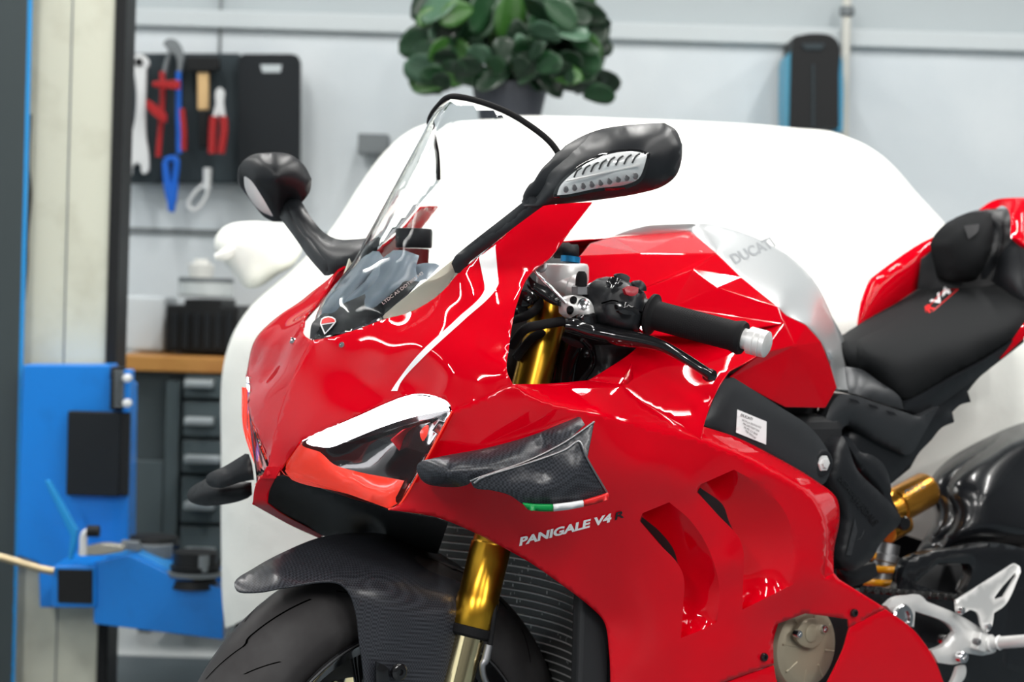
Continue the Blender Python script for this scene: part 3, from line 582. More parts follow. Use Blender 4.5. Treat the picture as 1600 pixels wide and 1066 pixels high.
for u, v in ((1335,626),(1365,635),(1393,645)):
    decal('cover_slot', [(u-9,v-4,0,1),(u+5,v,0,1),(u+9,v+5,0,1),(u-6,v+1,0,1)], fss, M['black_decal'], ss, .0015)
# --- airbox / cylinder head cover
hc, fH = blob('engine_cover', [(1298,700,.16,1),(1316,681,.16,1),(1322,690,.165),(1340,735,.17),(1370,765,.17),(1395,790,.17),(1409,810,.17,1),(1405,820,.17),(1388,836,.17,1),(1374,853,.17),(1362,874,.17),(1322,892,.165),(1306,874,.16),(1310,840,.16),(1314,800,.16),(1290,752,.16)], M['blackp'], BK, w=9, d=.01, back=.06, step=7)
text('cover_lettering', 'DESMOSEDICI', (1309,749), (1352,800), 7, fH, M['blackg'], hc, .0015, bold=.03)
text('cover_lettering', 'STRADALE', (1329,781), (1366,822), 10, fH, M['blackg'], hc, .0015, bold=.03)
blob('engine_cover', [(1316,681,.15,1),(1327,684,.15),(1345,706,.15),(1362,711,.15),(1380,725,.15),(1391,752,.15),(1393,780,.15,1),(1404,800,.15),(1395,790,.15),(1365,757,.15),(1342,730,.15),(1325,700,.15)], M['blackp'], BK, w=6, d=.008, back=.08, step=6)
decal('cover_mark', [(1322,868,0,1),(1336,810,0,1),(1340,830,0,1),(1330,868,0,1)], fH, M['dgrey'], hc, .002)
decal('cover_mark', [(1336,845,0,1),(1344,842,0),(1351,826,0,1),(1346,840,0)], fH, M['alud'], hc, .002)
blob('engine_bracket', [(1300,876,.13,1),(1330,888,.13,1),(1368,880,.13,1),(1372,900,.13,1),(1350,912,.13),(1330,917,.13,1)], M['blackp'], BK, w=6, d=.006, back=.08, step=7)
# --- rear shock
a0 = PY(1398,792,.0); a1 = PY(1449,764,.0)
rsv = lathe2('shock_reservoir', a0, a1, [(-.35,.022),(-.1,.024),(-.05,.026),(0,.026),(.02,.029),(.93,.029),(.98,.027),(1,.02)], M['orange'], BK, n=36)
dd = a1-a0; 
def onres(u, v):
    p = None
    return TPS
text('shock_lettering', 'OHLINS', (1417,775), (1446,761), 9, const(.027), M['blue_fit'], rsv, .002, bold=.03)
lathe('shock_knob', PY(1404,816,.03), (.3,1,0), [(0,.011),(.018,.011),(.02,.009)], M['blackg'], BK, n=20)
lathe2('shock_arm', PY(1385,830,.0), PY(1412,815,.0), [(0,.02),(1,.02)], M['orange'], BK)
sb = lathe2('shock_body', PY(1388,850,.02), PY(1372,930,.02), [(0,.019),(.2,.019),(.22,.022),(.35,.022),(.37,.019),(1,.019)], M['alud'], BK)
c0, c1 = PY(1388,872,.02), PY(1378,935,.02); dv = (c1-c0)/np.linalg.norm(c1-c0); e1 = np.cross(dv, [0,1,0]); e1 /= np.linalg.norm(e1); e2 = np.cross(dv, e1)
tube('shock_spring', [c0+(c1-c0)*t/48.+.027*(math.cos(t*.393)*e1+math.sin(t*.393)*e2) for t in range(0, 49, 2)], .0058, M['spring'], BK, k=4, n=10)
# --- hugger and swingarm
blob('rear_mudguard', [(1475,808,.02),(1469,782,.02),(1467,757,.01),(1475,741,.0),(1503,715,-.01),(1559,684,-.02),(1600,666,-.03),(1640,655,-.03,1),(1640,860,.08,1),(1560,852,.08),(1500,858,.07),(1447,864,.06,1)], M['satin'], BK, w=30, d=.05, back=.04, interior=[(1540,775,.06)], step=9, smooth_angle=80)
sw_h = [(1461,884,.13,1),(1468,881,.13,1),(1514,881,.13,1),(1519,888,.13),(1505,931,.13,1),(1470,925,.13),(1430,912,.13,1)]
panel('swingarm', [(1412,892,.12,1),(1420,877,.12),(1461,861,.125),(1500,858,.13),(1558,849,.13),(1600,858,.13),(1650,880,.13,1),(1650,1082,.13,1),(1500,1082,.12,1),(1440,1040,.12,1),(1400,990,.12,1),(1380,960,.11,1),(1340,940,.1,1),(1345,922,.1,1),(1402,922,.11,1)], M['satin'], BK, holes=[sw_h], step=12, ostep=8, thick=.02, bev=.005)
panel('swingarm_inner', [(1425,885,.05,1),(1600,880,.05,1),(1600,1082,.05,1),(1300,1082,.05,1),(1300,925,.05,1),(1410,920,.05,1)], M['blackm'], BK, step=40, thick=.01)
# chain
ch = None
for i in range(13):
    u = 1352+i*12.4; v = 921+i*1.15
    for k, dy in ((0, 0),):
        q = PY(u, v, .145); 
        o = lathe('chain_link', q, (0,1,0), [(-.006,.0052),(.004,.0052),(.006,.0042),(.006,.002),(.008,.0018)], M['disc'], BK, n=14)
        if i % 2 == 0:
            blob('link_plate', [(u-7,v-4,.149),(u,v-2.5,.149),(u+12,v-2.5,.149),(u+19,v-3,.149),(u+19,v+5,.149),(u+12,v+4,.149),(u,v+4,.149),(u-7,v+5,.149)], M['disc'], o, w=2, d=.001, back=.003, step=6)
# --- rearset
ra, _ = blob('footrest_bracket', [(1385,947,.175,1),(1399,935,.175),(1425,931,.175),(1438,930,.175),(1448,940,.175,1),(1498,961,.178),(1543,990,.18),(1556,1003,.18,1),(1556,1018,.18),(1535,1025,.18,1),(1510,1021,.18,1),(1508,1030,.18),(1495,1038,.178),(1466,1036,.175,1),(1455,1017,.175,1),(1474,1010,.175),(1493,988,.178,1),(1485,977,.178),(1430,955,.175,1),(1428,980,.175,1),(1410,975,.175),(1395,958,.175)], M['alu'], BK, w=4, d=.004, back=.018, step=6)
q = PY(1411,968,.18); lathe('pivot_ring', q-np.array([0,.004,0]), (0,1,0), [(0,.022),(.004,.022),(.006,.02),(.006,.014),(.001,.013),(.001,.002)], M['chrome'], ra, n=30)
hg, fHG = panel('heel_guard', [(1494,939,.19,1),(1586,881,.19,1),(1593,885,.19),(1595,894,.19,1),(1570,946,.19),(1553,958,.19,1),(1549,981,.19),(1543,988,.19),(1536,982,.19),(1528,958,.19),(1515,953,.19),(1503,961,.19),(1496,959,.19,1)], M['alu'], BK, holes=[[(1586,895,.19,1),(1588,901,.19,1),(1569,933,.19,1),(1554,938,.19,1),(1554,933,.19,1),(1566,917,.19,1)]], step=9, ostep=6, thick=.004)
for u, v in ((1501,954),(1542,979)): bolt('guard_bolt', u, v, .192, .0058, M['chrome'], hg, h=.005)
pg = lathe2('footpeg', PY(1543,1006,.19), PY(1612,1001,.265), [(0,.012),(.1,.0135),(.12,.010),(.2,.0085),(.28,.0115),(.3,.0095),(.95,.0095),(1,.008)], M['alu'], BK, n=20)
bq = PY(1529,1003,.185); rbox('peg_clevis', bq, (np.array([.95,0,.3]), np.array([0,1.,0]), np.array([-.3,0,.95])), (.022,.02,.028), M['alu'], BK, .003)
bolt('peg_pin', 1527, 1003, .196, .0052, M['alud'], BK)
bolt('bracket_bolt', 1503, 1027, .19, .0095, M['chrome'], BK, h=.006)
bolt('lever_bolt', 1474, 1000, .15, .0085, M['chrome'], BK, h=.006)
blob('gear_lever', [(1497,1043,.185,1),(1508,1040,.185),(1509,1056,.185),(1500,1070,.185),(1492,1082,.185,1),(1478,1082,.185,1),(1490,1062,.185)], M['alu'], BK, w=4, d=.004, back=.012, step=6)
# --- clutch / alternator cover in its opening
panel('opening_lining', [(1200,945,.16,1),(1345,950,.16,1),(1345,1082,.16,1),(1190,1082,.16,1)], M['blackm'], BK, step=20, thick=.004)
q = PY(1260,1012,.175)
cc = lathe('alternator_cover', q-np.array([0,.03,0]), (0,1,0), [(0,.062),(.022,.062),(.03,.058),(.034,.05),(.036,.047),(.0375,.02),(.038,.0)], M['bronze'], BK, n=48)
blob('cover_plate', [(1243,995,.197),(1247,983,.197),(1258,971,.197),(1275,967,.197),(1286,972,.197),(1292,984,.197),(1290,993,.197),(1278,1008,.197),(1266,1013,.197),(1252,1008,.197)], M['bronze'], cc, w=4, d=.003, back=.012, step=5)
lathe('plate_boss', PY(1268,990,.197), (0,1,0), [(0,.0125),(.001,.0125),(.002,.011),(.002,.0)], M['bronze'], cc, n=28)
for u, v in ((1247,991),(1287,983)): bolt('plate_bolt', u, v, .198, .0055, M['chrome'], cc, h=.004)
for an in range(0, 360, 45):
    d = np.array([math.cos(math.radians(an+10)), 0, math.sin(math.radians(an+10))]); o = q+np.array([0,.004,0])
    tube('cover_rib', [o+d*.03+np.array([0,.003,0]), o+d*.052], .0016, M['bronze'], cc, n=6)
# --- parts outside the frame that carry the rest: belly, rear wheel, silencer
def ybox(name, pts, hw, m, bv=.01):
    n = len(pts); V = [(x, s*hw, z) for s in (-1, 1) for x, z in pts]
    F = [tuple(range(n))[::-1], tuple(range(n, 2*n))]+[(i, (i+1) % n, n+(i+1) % n, n+i) for i in range(n)]
    o = mesh(name, V, F, m, BK, False); fixnormals(o.data); bevel(o, bv, 3); return o
ybox('belly_pan', [(-.42,.40),(-.42,.25),(-.52,.16),(-.85,.15),(-.98,.20),(-1.0,.36),(-.6,.46)], .15, M['red'], .03)
RX = np.array([-1.52, 0, .315]); pr = [(-.07,.212)]+[(.095*math.sin(math.radians(t)), .215+.10*math.cos(math.radians(t))) for t in range(-75, 76, 6)]+[(.07,.212)]
rw = lathe('rear_wheel', RX, (0,1,0), pr, M['tyre'], BK, n=96, loop=True)
lathe('wheel_rim', RX, (0,1,0), [(-.08,.214),(-.07,.2),(.07,.2),(.08,.214),(.07,.206),(-.07,.206)], M['blackg'], rw, n=72, loop=True)
for k in range(5):
    an = 2*math.pi*k/5; d = np.array([math.cos(an), 0, math.sin(an)]); tube('spoke', [RX+d*.03, RX+d*.2], [.02,.014], M['blackg'], rw, n=10, smooth=False)
lathe('wheel_hub', RX, (0,1,0), [(-.09,.04),(.09,.04)], M['alud'], rw)
ybox('swingarm_end', [(-1.15,.50),(-1.15,.36),(-1.50,.26),(-1.60,.29),(-1.58,.36),(-1.3,.50)], .13, M['satin'], .015)
# --- engine block filling the body
X3 = (np.array([1.,0,0]), np.array([0,1.,0]), np.array([0,0,1.]))
rbox('engine', (-.56,0,.55), X3, (.44,.26,.44), M['blackm'], BK, .02)
rbox('frame_spine', (-.60,0,.77), X3, (.34,.18,.10), M['blackm'], BK, .02)
rbox('steering_head', (-.33,0,.80), X3, (.12,.17,.2), M['blackm'], BK, .02)
# --- radiator
V = []; F = []; ny, nz = 24, 60
for i in range(ny+1):
    y = -.165+.33*i/ny
    for j in range(nz+1):
        z = .36+.36*j/nz; V.append((-.315+.05*(y/.165)**2+.10*(z-.5), y, z))
for i in range(ny):
    for j in range(nz): a = i*(nz+1)+j; F.append((a, a+nz+1, a+nz+2, a+1))
rad = mesh('radiator', V, F, M['fin'], BK)
V = []; F = []
z = .365
while z < .72:
    b = len(V)
    for i in range(ny+1):
        y = -.165+.33*i/ny; x = -.315+.05*(y/.165)**2+.10*(z-.5)+.001
        V += [(x, y, z-.0012), (x+.0022, y, z-.0004), (x+.0022, y, z+.0004), (x, y, z+.0012)]
    for i in range(ny):
        for k in range(3): a = b+i*4+k; F.append((a, a+4, a+5, a+1))
    z += .0112
mesh('radiator_bars', V, F, M['finl'], rad, False)
V = []; F = []
for k in range(240):
    y = random.uniform(-.16, .16); z = random.uniform(.37, .71); x = -.315+.05*(y/.165)**2+.10*(z-.5)+.0008; h = random.uniform(.002, .005); w = random.uniform(.0004, .001)
    b = len(V); V += [(x, y-w, z), (x, y+w, z), (x, y+w, z+h), (x, y-w, z+h)]; F.append((b, b+1, b+2, b+3))
mesh('radiator_dents', V, F, M['finl'], rad, False)
rbox('radiator_tank', (-.262,.178,.54), X3, (.05,.02,.38), M['blackm'], BK, .006)
# --- fork legs
def fork(s):
    P = [PY(866,452,.105), PY(735,985,.105)]
    P = [np.array([p[0], s*.105, p[2]]) for p in P]; d = P[1]-P[0]
    f = lathe2('fork_leg', P[0], P[1], [(0,.0235),(.02,.0245),(.75,.0245),(.755,.0262),(.80,.0262),(.90,.0262),(.905,.0275),(.985,.0275),(.99,.0262),(1,.026)], M['gold'], BK, n=48)
    lathe2('fork_seal', P[0]+d*.985, P[0]+d*1.02, [(0,.024),(.2,.0285),(.8,.0275),(1,.024)], M['rubber'], f, n=36)
    lathe2('fork_tube', P[0]+d*1.0, P[0]+d*1.75, [(0,.0205),(1,.0205)], M['goldc'], f, n=36)
    rbox('axle_clamp', P[0]+d*1.72, X3, (.05,.045,.12), M['alud'], f, .008)
fork(1); fork(-1)
# --- front mudguard
fd, fF2 = panel('front_mudguard', [(366,910,.0),(369,922,.012),(394,925,.035),(450,917,.062),(510,908,.076),(532,912,.082),(546,928,.086),(556,958,.089),(561,1000,.091),(568,1050,.093),(572,1084,.094,1),(700,1084,.105,1),(712,1020,.104),(724,959,.1,1),(738,935,.07),(748,905,.0,1),(700,872,-.05),(650,846,-.05),(600,834,-.05),(560,832,-.045),(502,839,-.035),(450,859,-.022),(394,889,-.01)], M['carbon'], BK,
   [(585,902,.08),(630,924,.092),(675,940,.098),(640,1000,.103),(600,1000,.1),(640,880,.04),(700,915,.07),(430,893,.03),(500,880,.035),(560,870,.03)], step=9, ostep=7, thick=.003)
blob('caliper_cutout', [(588,1034,.107,1),(606,1044,.107),(608,1066,.107),(606,1084,.107,1),(588,1084,.107,1)], M['blackg'], fd, w=4, d=.002, back=.004, step=6)
lathe('mudguard_bolt', PY(622,1050,.105), (0,1,0), [(0,.011),(.004,.011),(.006,.008),(.006,.004),(.003,.003)], M['blackg'], fd, n=20)
# --- front wheel
AX = np.array([-.055, 0, .29])
prof = []
for i in range(25):
    a = math.radians(-78+156*i/24); prof.append((.060*math.sin(a), .215+.087*math.cos(a)))
prof = [(-.05,.212)]+prof+[(.05,.212),(.045,.206),(-.045,.206)]
wh = lathe('front_wheel', AX, (0,1,0), prof, M['tyre'], BK, n=128, loop=True)
V = []; F = []
for k in range(11):
    base = k*2*math.pi/11
    for s in (1, -1):
        kp = [(0,.06),(.22,.42),(.25,.36),(.60,.62)]; T_ = [0,.4,.46,1]; path = [(np.interp(t, T_, [p[0] for p in kp]), np.interp(t, T_, [p[1] for p in kp])) for t in np.linspace(0, 1, 30)]+[None]+[(.10+.16*t, .72+.34*t) for t in np.linspace(0, 1, 12)]
        off = 0 if s == 1 else math.pi/11
        for i in range(len(path)-1):
            if path[i] is None or path[i+1] is None: continue
            for sgn in (0,):
                q = []
                for (da, ph), wd in ((path[i], -1), (path[i+1], -1), (path[i+1], 1), (path[i], 1)):
                    ph = ph+wd*.018; an = base+off+da*.9+wd*.003; r = .215+.0872*math.cos(ph)+.0004; yy = s*.060*math.sin(ph)
                    q.append((AX[0]+r*math.cos(an), yy, AX[2]+r*math.sin(an)))
                b = len(V); V += q; F.append((b, b+1, b+2, b+3))
mesh('tread_grooves', V, F, M['groove'], wh, False)
lathe('wheel_rim', AX, (0,1,0), [(-.056,.214),(-.058,.208),(-.05,.202),(-.035,.188),(.035,.188),(.05,.202),(.058,.208),(.056,.214),(.05,.205),(-.05,.205)], M['blackg'], wh, n=96, loop=True)
tube('rim_pinstripe', [AX+np.array([.2105*math.cos(t*math.pi/36), .0575, .2105*math.sin(t*math.pi/36)]) for t in range(73)], .0012, M['alud'], wh, n=6, smooth=False)
for s in (1, -1):
    d_ = lathe('brake_disc', AX+np.array([0, s*.065-.0025, 0]), (0,1,0), [(0,.165),(.005,.165),(.005,.130),(0,.130)], M['disc'], wh, n=96, loop=True)
    V = []; F = []
    for k in range(60):
        an = 2*math.pi*k/60; r = .148+(.009 if k % 3 == 0 else -.009 if k % 3 == 1 else 0); c = AX+np.array([r*math.cos(an), s*.0683, r*math.sin(an)]); b = len(V)
        V += [c+np.array([.0035*math.cos(t*.785), 0, .0035*math.sin(t*.785)]) for t in range(8)]; F.append(tuple(range(b, b+8)))
    mesh('disc_holes', V, F, M['blackm'], d_, False)
    for k in range(10):
        an = 2*math.pi*k/10+.1; d = np.array([math.cos(an), 0, math.sin(an)])
        lathe('disc_bobbin', AX+d*.125+np.array([0, s*.06, 0]), (0,s,0), [(0,.006),(.01,.006),(.012,.003)], M['goldc'], d_, n=12)
for k in range(6):
    an = 2*math.pi*k/6+.35; d = np.array([math.cos(an), 0, math.sin(an)])
    tube('spoke', [AX+d*.03, AX+d*.11, AX+d*.19], [.016,.011,.012], M['blackg'], wh, n=12)
lathe('wheel_hub', AX, (0,1,0), [(-.07,.03),(.07,.03)], M['blackm'], wh)
lathe('disc_carrier', AX+np.array([0,.06,0]), (0,1,0), [(0,.03),(0,.055),(.006,.06),(.012,.05),(.014,.03)], M['goldc'], wh, n=40)
# hoses
tube('brake_hose', px([(775,930,.12),(772,960,.13),(768,990,.13),(765,1010,.13)]), .0035, M['rubber'], BK, n=8)
tube('hose_fitting', px([(764,1008,.13),(759,1030,.13),(754,1040,.13),(756,1058,.13),(764,1075,.13)]), [.0055,.006,.0045,.004,.004], M['alud'], BK, n=10)
# --- cockpit lining, black
panel('cockpit_lining', [(780,430,.03,1),(870,400,.0,1),(1030,470,.05,1),(1010,540,.06,1),(960,575,.07,1),(925,598,.07,1),(860,602,.05,1),(795,602,.05,1),(775,560,.05,1)], M['blackm'], BK, step=16, thick=.003)
blob('duct_panel', [(925,594,.17,1),(938,575,.165),(940,560,.16),(936,540,.15,1),(985,540,.15,1),(994,545,.157),(960,570,.168),(944,581,.175)], M['blackp'], BK, w=6, d=.01, back=.02, step=7)
tube('cable', px([(800,540,.12),(820,515,.15),(845,508,.16),(880,502,.165)]), .0062, M['rubber'], BK)
tube('cable', px([(806,560,.1),(830,530,.12),(850,520,.12)]), .006, M['rubber'], BK)
tube('cable', px([(905,600,.13),(925,570,.13),(922,545,.14),(910,530,.14)]), .0035, M['blackg'], BK)
tube('cable', px([(800,500,.1),(830,490,.12),(845,470,.11),(838,450,.1)]), .006, M['rubber'], BK)
tube('bracket_stay', px([(880,590,.1),(885,560,.11),(895,535,.12)]), .016, M['blackg'], BK)
bolt('stay_bolt', 916, 554, .135, .0045, M['chrome'], BK, (.5,.8,.3))
# --- handlebar, levers, controls
b_in, b_out = PY(880,455,.14), PY(1150,526,.345)
bx = (b_out-b_in); bL = np.linalg.norm(bx); bxu = bx/bL
def onbar(u):  return PY(u, 455+(u-880)*71/270, .14+(u-880)*.205/270)
hb = lathe2('handlebar', b_in, PY(1160,528,.352), [(0,.0115),(1,.0115)], M['alu'], BK)
gr = lathe2('grip', onbar(1012), onbar(1162), [(0,.020),(.03,.0265),(.06,.0265),(.075,.021),(.10,.0185),(.5,.0182),(.88,.0185),(.93,.0205),(.97,.0215),(1,.020)], M['rubber'], hb, n=48)
V = []; F = []; g0, g1 = onbar(1030), onbar(1142); gd = (g1-g0)/np.linalg.norm(g1-g0); ga = np.cross(gd, [0,0,1]); ga /= np.linalg.norm(ga); gb = np.cross(gd, ga)
for i in range(34):
    for j in range(40):
        an = 2*math.pi*(j+.5*(i % 2))/40; c = g0+(g1-g0)*i/33; n_ = ga*math.cos(an)+gb*math.sin(an); tt = np.cross(gd, n_); r = .0183; b = len(V)
        V += [c+n_*r-gd*.0012, c+n_*r+tt*.0013, c+n_*r+gd*.0012, c+n_*r-tt*.0013, c+n_*(r+.0007)]
        F += [(b, b+1, b+4), (b+1, b+2, b+4), (b+2, b+3, b+4), (b+3, b, b+4)]
mesh('grip_knurl', V, F, M['rubber'], gr, False)
lathe2('bar_end', onbar(1160), onbar(1201), [(0,.013),(.25,.013),(.28,.0172),(.5,.0172),(.53,.016),(.56,.0172),(.72,.0172),(.75,.016),(.78,.0172),(.93,.0165),(1,.012)], M['alu'], hb, n=36)
lathe2('bar_clamp', onbar(946), onbar(1012), [(0,.014),(.05,.022),(.8,.024),(.85,.018),(1,.018)], M['blackp'], hb, n=32)
sg, _ = blob('switch_housing', [(934,476,.222),(940,451,.226),(953,436,.231,1),(971,433,.237),(989,445,.248),(1007,456,.258,1),(1005,490,.260),(999,517,.258,1),(985,520,.252),(960,513,.242),(937,504,.225,1)], M['blackp'], hb, w=11, d=.014, back=.05, step=5, ostep=5, smooth_angle=70)
tube('housing_seam', [PY(u, v, y) for u, v, y in ((940,474,.228),(960,470,.242),(985,480,.253),(1003,489,.26))], .0011, M['groove'], sg, n=6)
blob('switch_button', [(951,441,0.246,1),(958,433,0.248),(970,437,0.254),(974,443,0.256),(964,449,0.254),(953,450,0.250)], M['blackg'], sg, w=5, d=.004, back=.01, step=5)
blob('switch_button', [(976,452,0.262,1),(985,447,0.264),(998,450,0.270,1),(997,458,0.270),(988,463,0.268),(979,460,0.264)], mat('dark red switch', (.30,.01,.02), .35), sg, w=5, d=.004, back=.01, step=5)
blob('switch_paddle', [(964,476,0.260,1),(972,471,0.262),(998,484,0.270,1),(999,490,0.271),(990,492,0.268),(968,488,0.262)], M['blackg'], sg, w=4, d=.004, back=.012, step=5)
blob('switch_button', [(962,430,0.224),(972,427,0.229),(985,434,0.234),(983,440,0.234),(970,438,0.229)], M['blackp'], sg, w=4, d=.004, back=.01, step=5)
blob('switch_button', [(990,442,0.244),(1001,438,0.249),(1009,446,0.254),(1010,455,0.254),(1002,454,0.254)], M['blackp'], sg, w=4, d=.004, back=.012, step=5)
mc = lathe2('clutch_reservoir', PY(879,452,.13), PY(879,412,.13)*[1,1,1], [(0,.030),(.35,.034),(.85,.034),(.97,.032),(1,.028)], M['alu'], hb, n=48)
lathe2('master_cylinder', PY(845,430,.12), PY(905,452,.165), [(0,.012),(.05,.0145),(.75,.0145),(.8,.017),(1,.017)], M['alu'], hb, n=32)
lathe('reservoir_screw', PY(845,417,.145), (.5,.7,.2), [(0,.008),(.004,.008),(.005,.006),(.005,.003),(.002,.003)], M['alud'], mc, n=20)
lathe2('bleed_cap', PY(908,447,.185), PY(909,424,.185), [(0,.0075),(.5,.0075),(.8,.0065),(1,.004)], M['rubber'], hb, n=20)
lathe2('bleed_cap_seat', PY(908,460,.18), PY(908,445,.18), [(0,.012),(.8,.012),(1,.010)], M['alud'], hb, n=6)
lathe2('banjo_ring', PY(891,410,.13), PY(892,401,.13), [(0,.013),(1,.013)], M['blue_fit'], hb, n=24)
blob('banjo_cover', [(877,404,.13,1),(878,385,.13),(889,379,.13),(895,384,.13),(903,382,.132),(905,395,.134),(902,407,.134),(888,403,.133)], M['rubber'], hb, w=6, d=.01, back=.03, step=5)
cl, _ = blob('lever_clamp', [(880,470,.18,1),(893,462,.185),(910,463,.19),(922,470,.2),(930,487,.205),(932,500,.205,1),(918,505,.2),(905,490,.195),(892,497,.185),(881,489,.18,1)], M['alu'], hb, w=4, d=.004, back=.02, step=5)
lathe2('clamp_band', onbar(915), onbar(938), [(0,.016),(.15,.02),(.85,.02),(1,.016)], M['alud'], hb, n=32)
for u, v in ((896,469),(891,484)): bolt('clamp_screw', u, v, .188, .0048, M['blackg'], cl, (.5,.7,.4), .003)
lathe('clamp_mark', PY(912,475,.197), (.5,.7,.4), [(0,.0075),(.001,.0075),(.0015,.006),(.0005,.005),(.0012,.002)], M['chrome'], cl, n=24)
lathe2('lever_pivot', PY(918,508,.2), PY(916,490,.2), [(0,.013),(.8,.013),(1,.009)], M['blackg'], hb, n=24)
tube('clutch_lever', px([(882,509,.188),(900,511,.196),(930,519,.208),(965,526,.230),(1005,533,.257),(1035,541,.277),(1065,557,.296),(1095,576,.313),(1110,586,.322)]), [.0115,.0145,.0155,.0155,.0122,.0100,.0088,.0082,.0092], M['blackg'], hb, k=8, n=20, flat=.75)
blob('lever_knob', [(1101,584,.324),(1105,577,.325),(1112,576,.327),(1119,580,.328),(1121,587,.328),(1117,595,.327),(1108,597,.325),(1102,592,.324)], M['blackg'], hb, w=8, d=.008, back=.01, step=4)
blob('brake_stay', [(827,431,.15,1),(833,438,.155),(860,452,.165),(880,470,.175),(882,480,.175,1),(872,478,.175),(850,466,.165),(828,448,.155)], M['blackg'], hb, w=4, d=.004, back=.012, step=5)
tube('lever_adjuster', px([(835,424,.165),(858,447,.178),(884,474,.19)]), [.0016,.0028,.0016], M['chrome'], hb, n=8)
for i, (u, v, r) in enumerate(((818,470,.012),(812,490,.010),(830,470,.009))): lathe('cap_nut', PY(u,v,.1), (.4,.8,.3), [(0,r),(.01,r),(.013,r*.6)], M['blackg'], BK, n=20)
# ================================================================ room and background
link = _link
def rmesh(name, V, F, m, parent=None, smooth=False, bev=0):
    me = bpy.data.meshes.new(name); me.from_pydata([tuple(map(float, v)) for v in V], [], [tuple(f) for f in F]); me.update(); fixnormals(me)
    if smooth: me.polygons.foreach_set('use_smooth', [True]*len(me.polygons))
    o = link(name, me, m, parent)
    if not parent: o.matrix_world = ROOM
    if bev: bevel(o, bev, 3)
    return o
def kid(o, p):          # child keeps room coordinates
    o.parent = p; return o
def bxr(x0, x1, y0, y1, z0, z1):
    V = [(x, y, z) for x in (x0, x1) for y in (y0, y1) for z in (z0, z1)]
    return V, [(0, 1, 3, 2), (4, 6, 7, 5), (0, 4, 5, 1), (2, 3, 7, 6), (0, 2, 6, 4), (1, 5, 7, 3)]
def pbox(name, u0, v0, u1, v1, dep, th, m, parent=None, bev=.003):
    c = LP((u0+u1)/2, (v0+v1)/2, dep); w = (u1-u0)/FPX*dep/2; h = (v1-v0)/FPX*dep/2
    y = c[1]
    return rmesh(name, *bxr(c[0]-w, c[0]+w, y, y+th, c[2]-h, c[2]+h), m, parent, bev=bev)
def prism(name, pts, dep, th, m, parent=None, bev=.002, smooth=False, step=None):
    """traced outline with thickness, standing at a depth in the room"""
    O = dense([(*p[:2], 0, *p[2:]) for p in pts], step or 6)[:, :2]
    A = np.array([LP(a, b, dep) for a, b in O]); y = A[:, 1].mean(); A[:, 1] = y; B = A.copy(); B[:, 1] += th; n = len(A)
    V, F = triang(np.c_[O, np.zeros(len(O))], (), 1e4) if False else (None, None)
    r = delaunay_2d_cdt([Vector((p[0], p[2])) for p in A], [(i, (i+1) % n) for i in range(n)], [], 1, 1e-6)
    VV = np.array([(v.x, y, v.y) for v in r[0]]); k = len(VV)
    F = [tuple(f) for f in r[2]]; n = k
    F2 = [tuple(i+k for i in f) for f in F]; ed = {}
    for f in F:
        for i in range(len(f)): ed[(f[i], f[(i+1) % len(f)])] = 1
    side = [(a, b, b+k, a+k) for (a, b) in ed if (b, a) not in ed]
    W2 = VV.copy(); W2[:, 1] += th
    return rmesh(name, np.r_[VV, W2], F+F2+side, m, parent, smooth, bev)
def rtube(name, pts, dep, r, m, parent=None, n=10, smooth=True):
    P = [LP(p[0], p[1], p[2] if len(p) > 2 else dep) for p in pts]
    o = tube(name, P, r, m, parent, n=n, smooth=smooth)
    if not parent: o.matrix_world = ROOM
    return o
def rlathe(name, u, v0, v1, dep, prof, m, parent=None, n=32):
    a, b = LP(u, v0, dep), LP(u, v1, dep); b[0] = a[0]; b[1] = a[1]
    o = lathe2(name, a, b, prof, m, parent, n=n)
    if not parent: o.matrix_world = ROOM
    return o
def rlath(name, p, ax, prof, m, parent=None, n=32):
    o = lathe(name, p, ax, prof, m, parent, n=n)
    if not parent: o.matrix_world = ROOM
    return o
m_wall = mat('wall paint', (.62,.67,.70), .6, noise=(3, (.56,.615,.65), .4, .6))
m_wall2 = mat('upper wall paint', (.42,.47,.49), .6)
m_trim = mat('trim paint', (.52,.57,.59), .5)
m_floor = mat('floor coating', (.105,.13,.145), .45, noise=(4, (.09,.112,.125), .4, .7))
m_floor2 = mat('dark floor marking', (.12,.15,.165), .5)
m_cloth = mat('white car cover cloth', (.88,.89,.84), .9, bump=(3, .5, .04))
m_cream = mat('cream lift column paint', (.62,.63,.52), .5, noise=(9, (.50,.50,.40), .5, .75))
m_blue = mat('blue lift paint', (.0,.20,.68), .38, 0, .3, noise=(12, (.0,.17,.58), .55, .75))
m_pillar = mat('dark grey pillar', (.036,.05,.053), .5)
m_bluestrip = mat('blue edge strip', (.01,.26,.62), .4)
m_panel = mat('black tool panel', (.010,.013,.016), .55, spec=.25)
m_panel2 = mat('grey tool panel', (.026,.038,.045), .5, spec=.3)
m_steel = mat('tool steel', (.75,.77,.78), .35, .3)
m_redh = mat('red handle', (.35,.01,.012), .4)
m_bluec = mat('blue cord', (.0,.11,.55), .5)
m_wood = mat('bench wood', (.50,.24,.06), .5, noise=(8, (.40,.17,.04), .4, .7))
m_cab = mat('cabinet grey', (.055,.072,.08), .45)
m_cabd = mat('cabinet drawer grey', (.075,.10,.11), .45)
m_hndl = mat('drawer handle', (.45,.50,.52), .35, .6)
m_blk = mat('black plastic', (.011,.012,.013), .5, spec=.25)
m_jar = mat('glass jar', (.62,.66,.66), .15, 0, .5)
m_whitep = mat('white plastic', (.80,.80,.76), .5)
m_woodh = mat('hammer wood', (.62,.42,.20), .5)
m_greyp = mat('grey plastic', (.16,.18,.19), .5)
m_conduit = mat('cream conduit', (.60,.60,.55), .4)
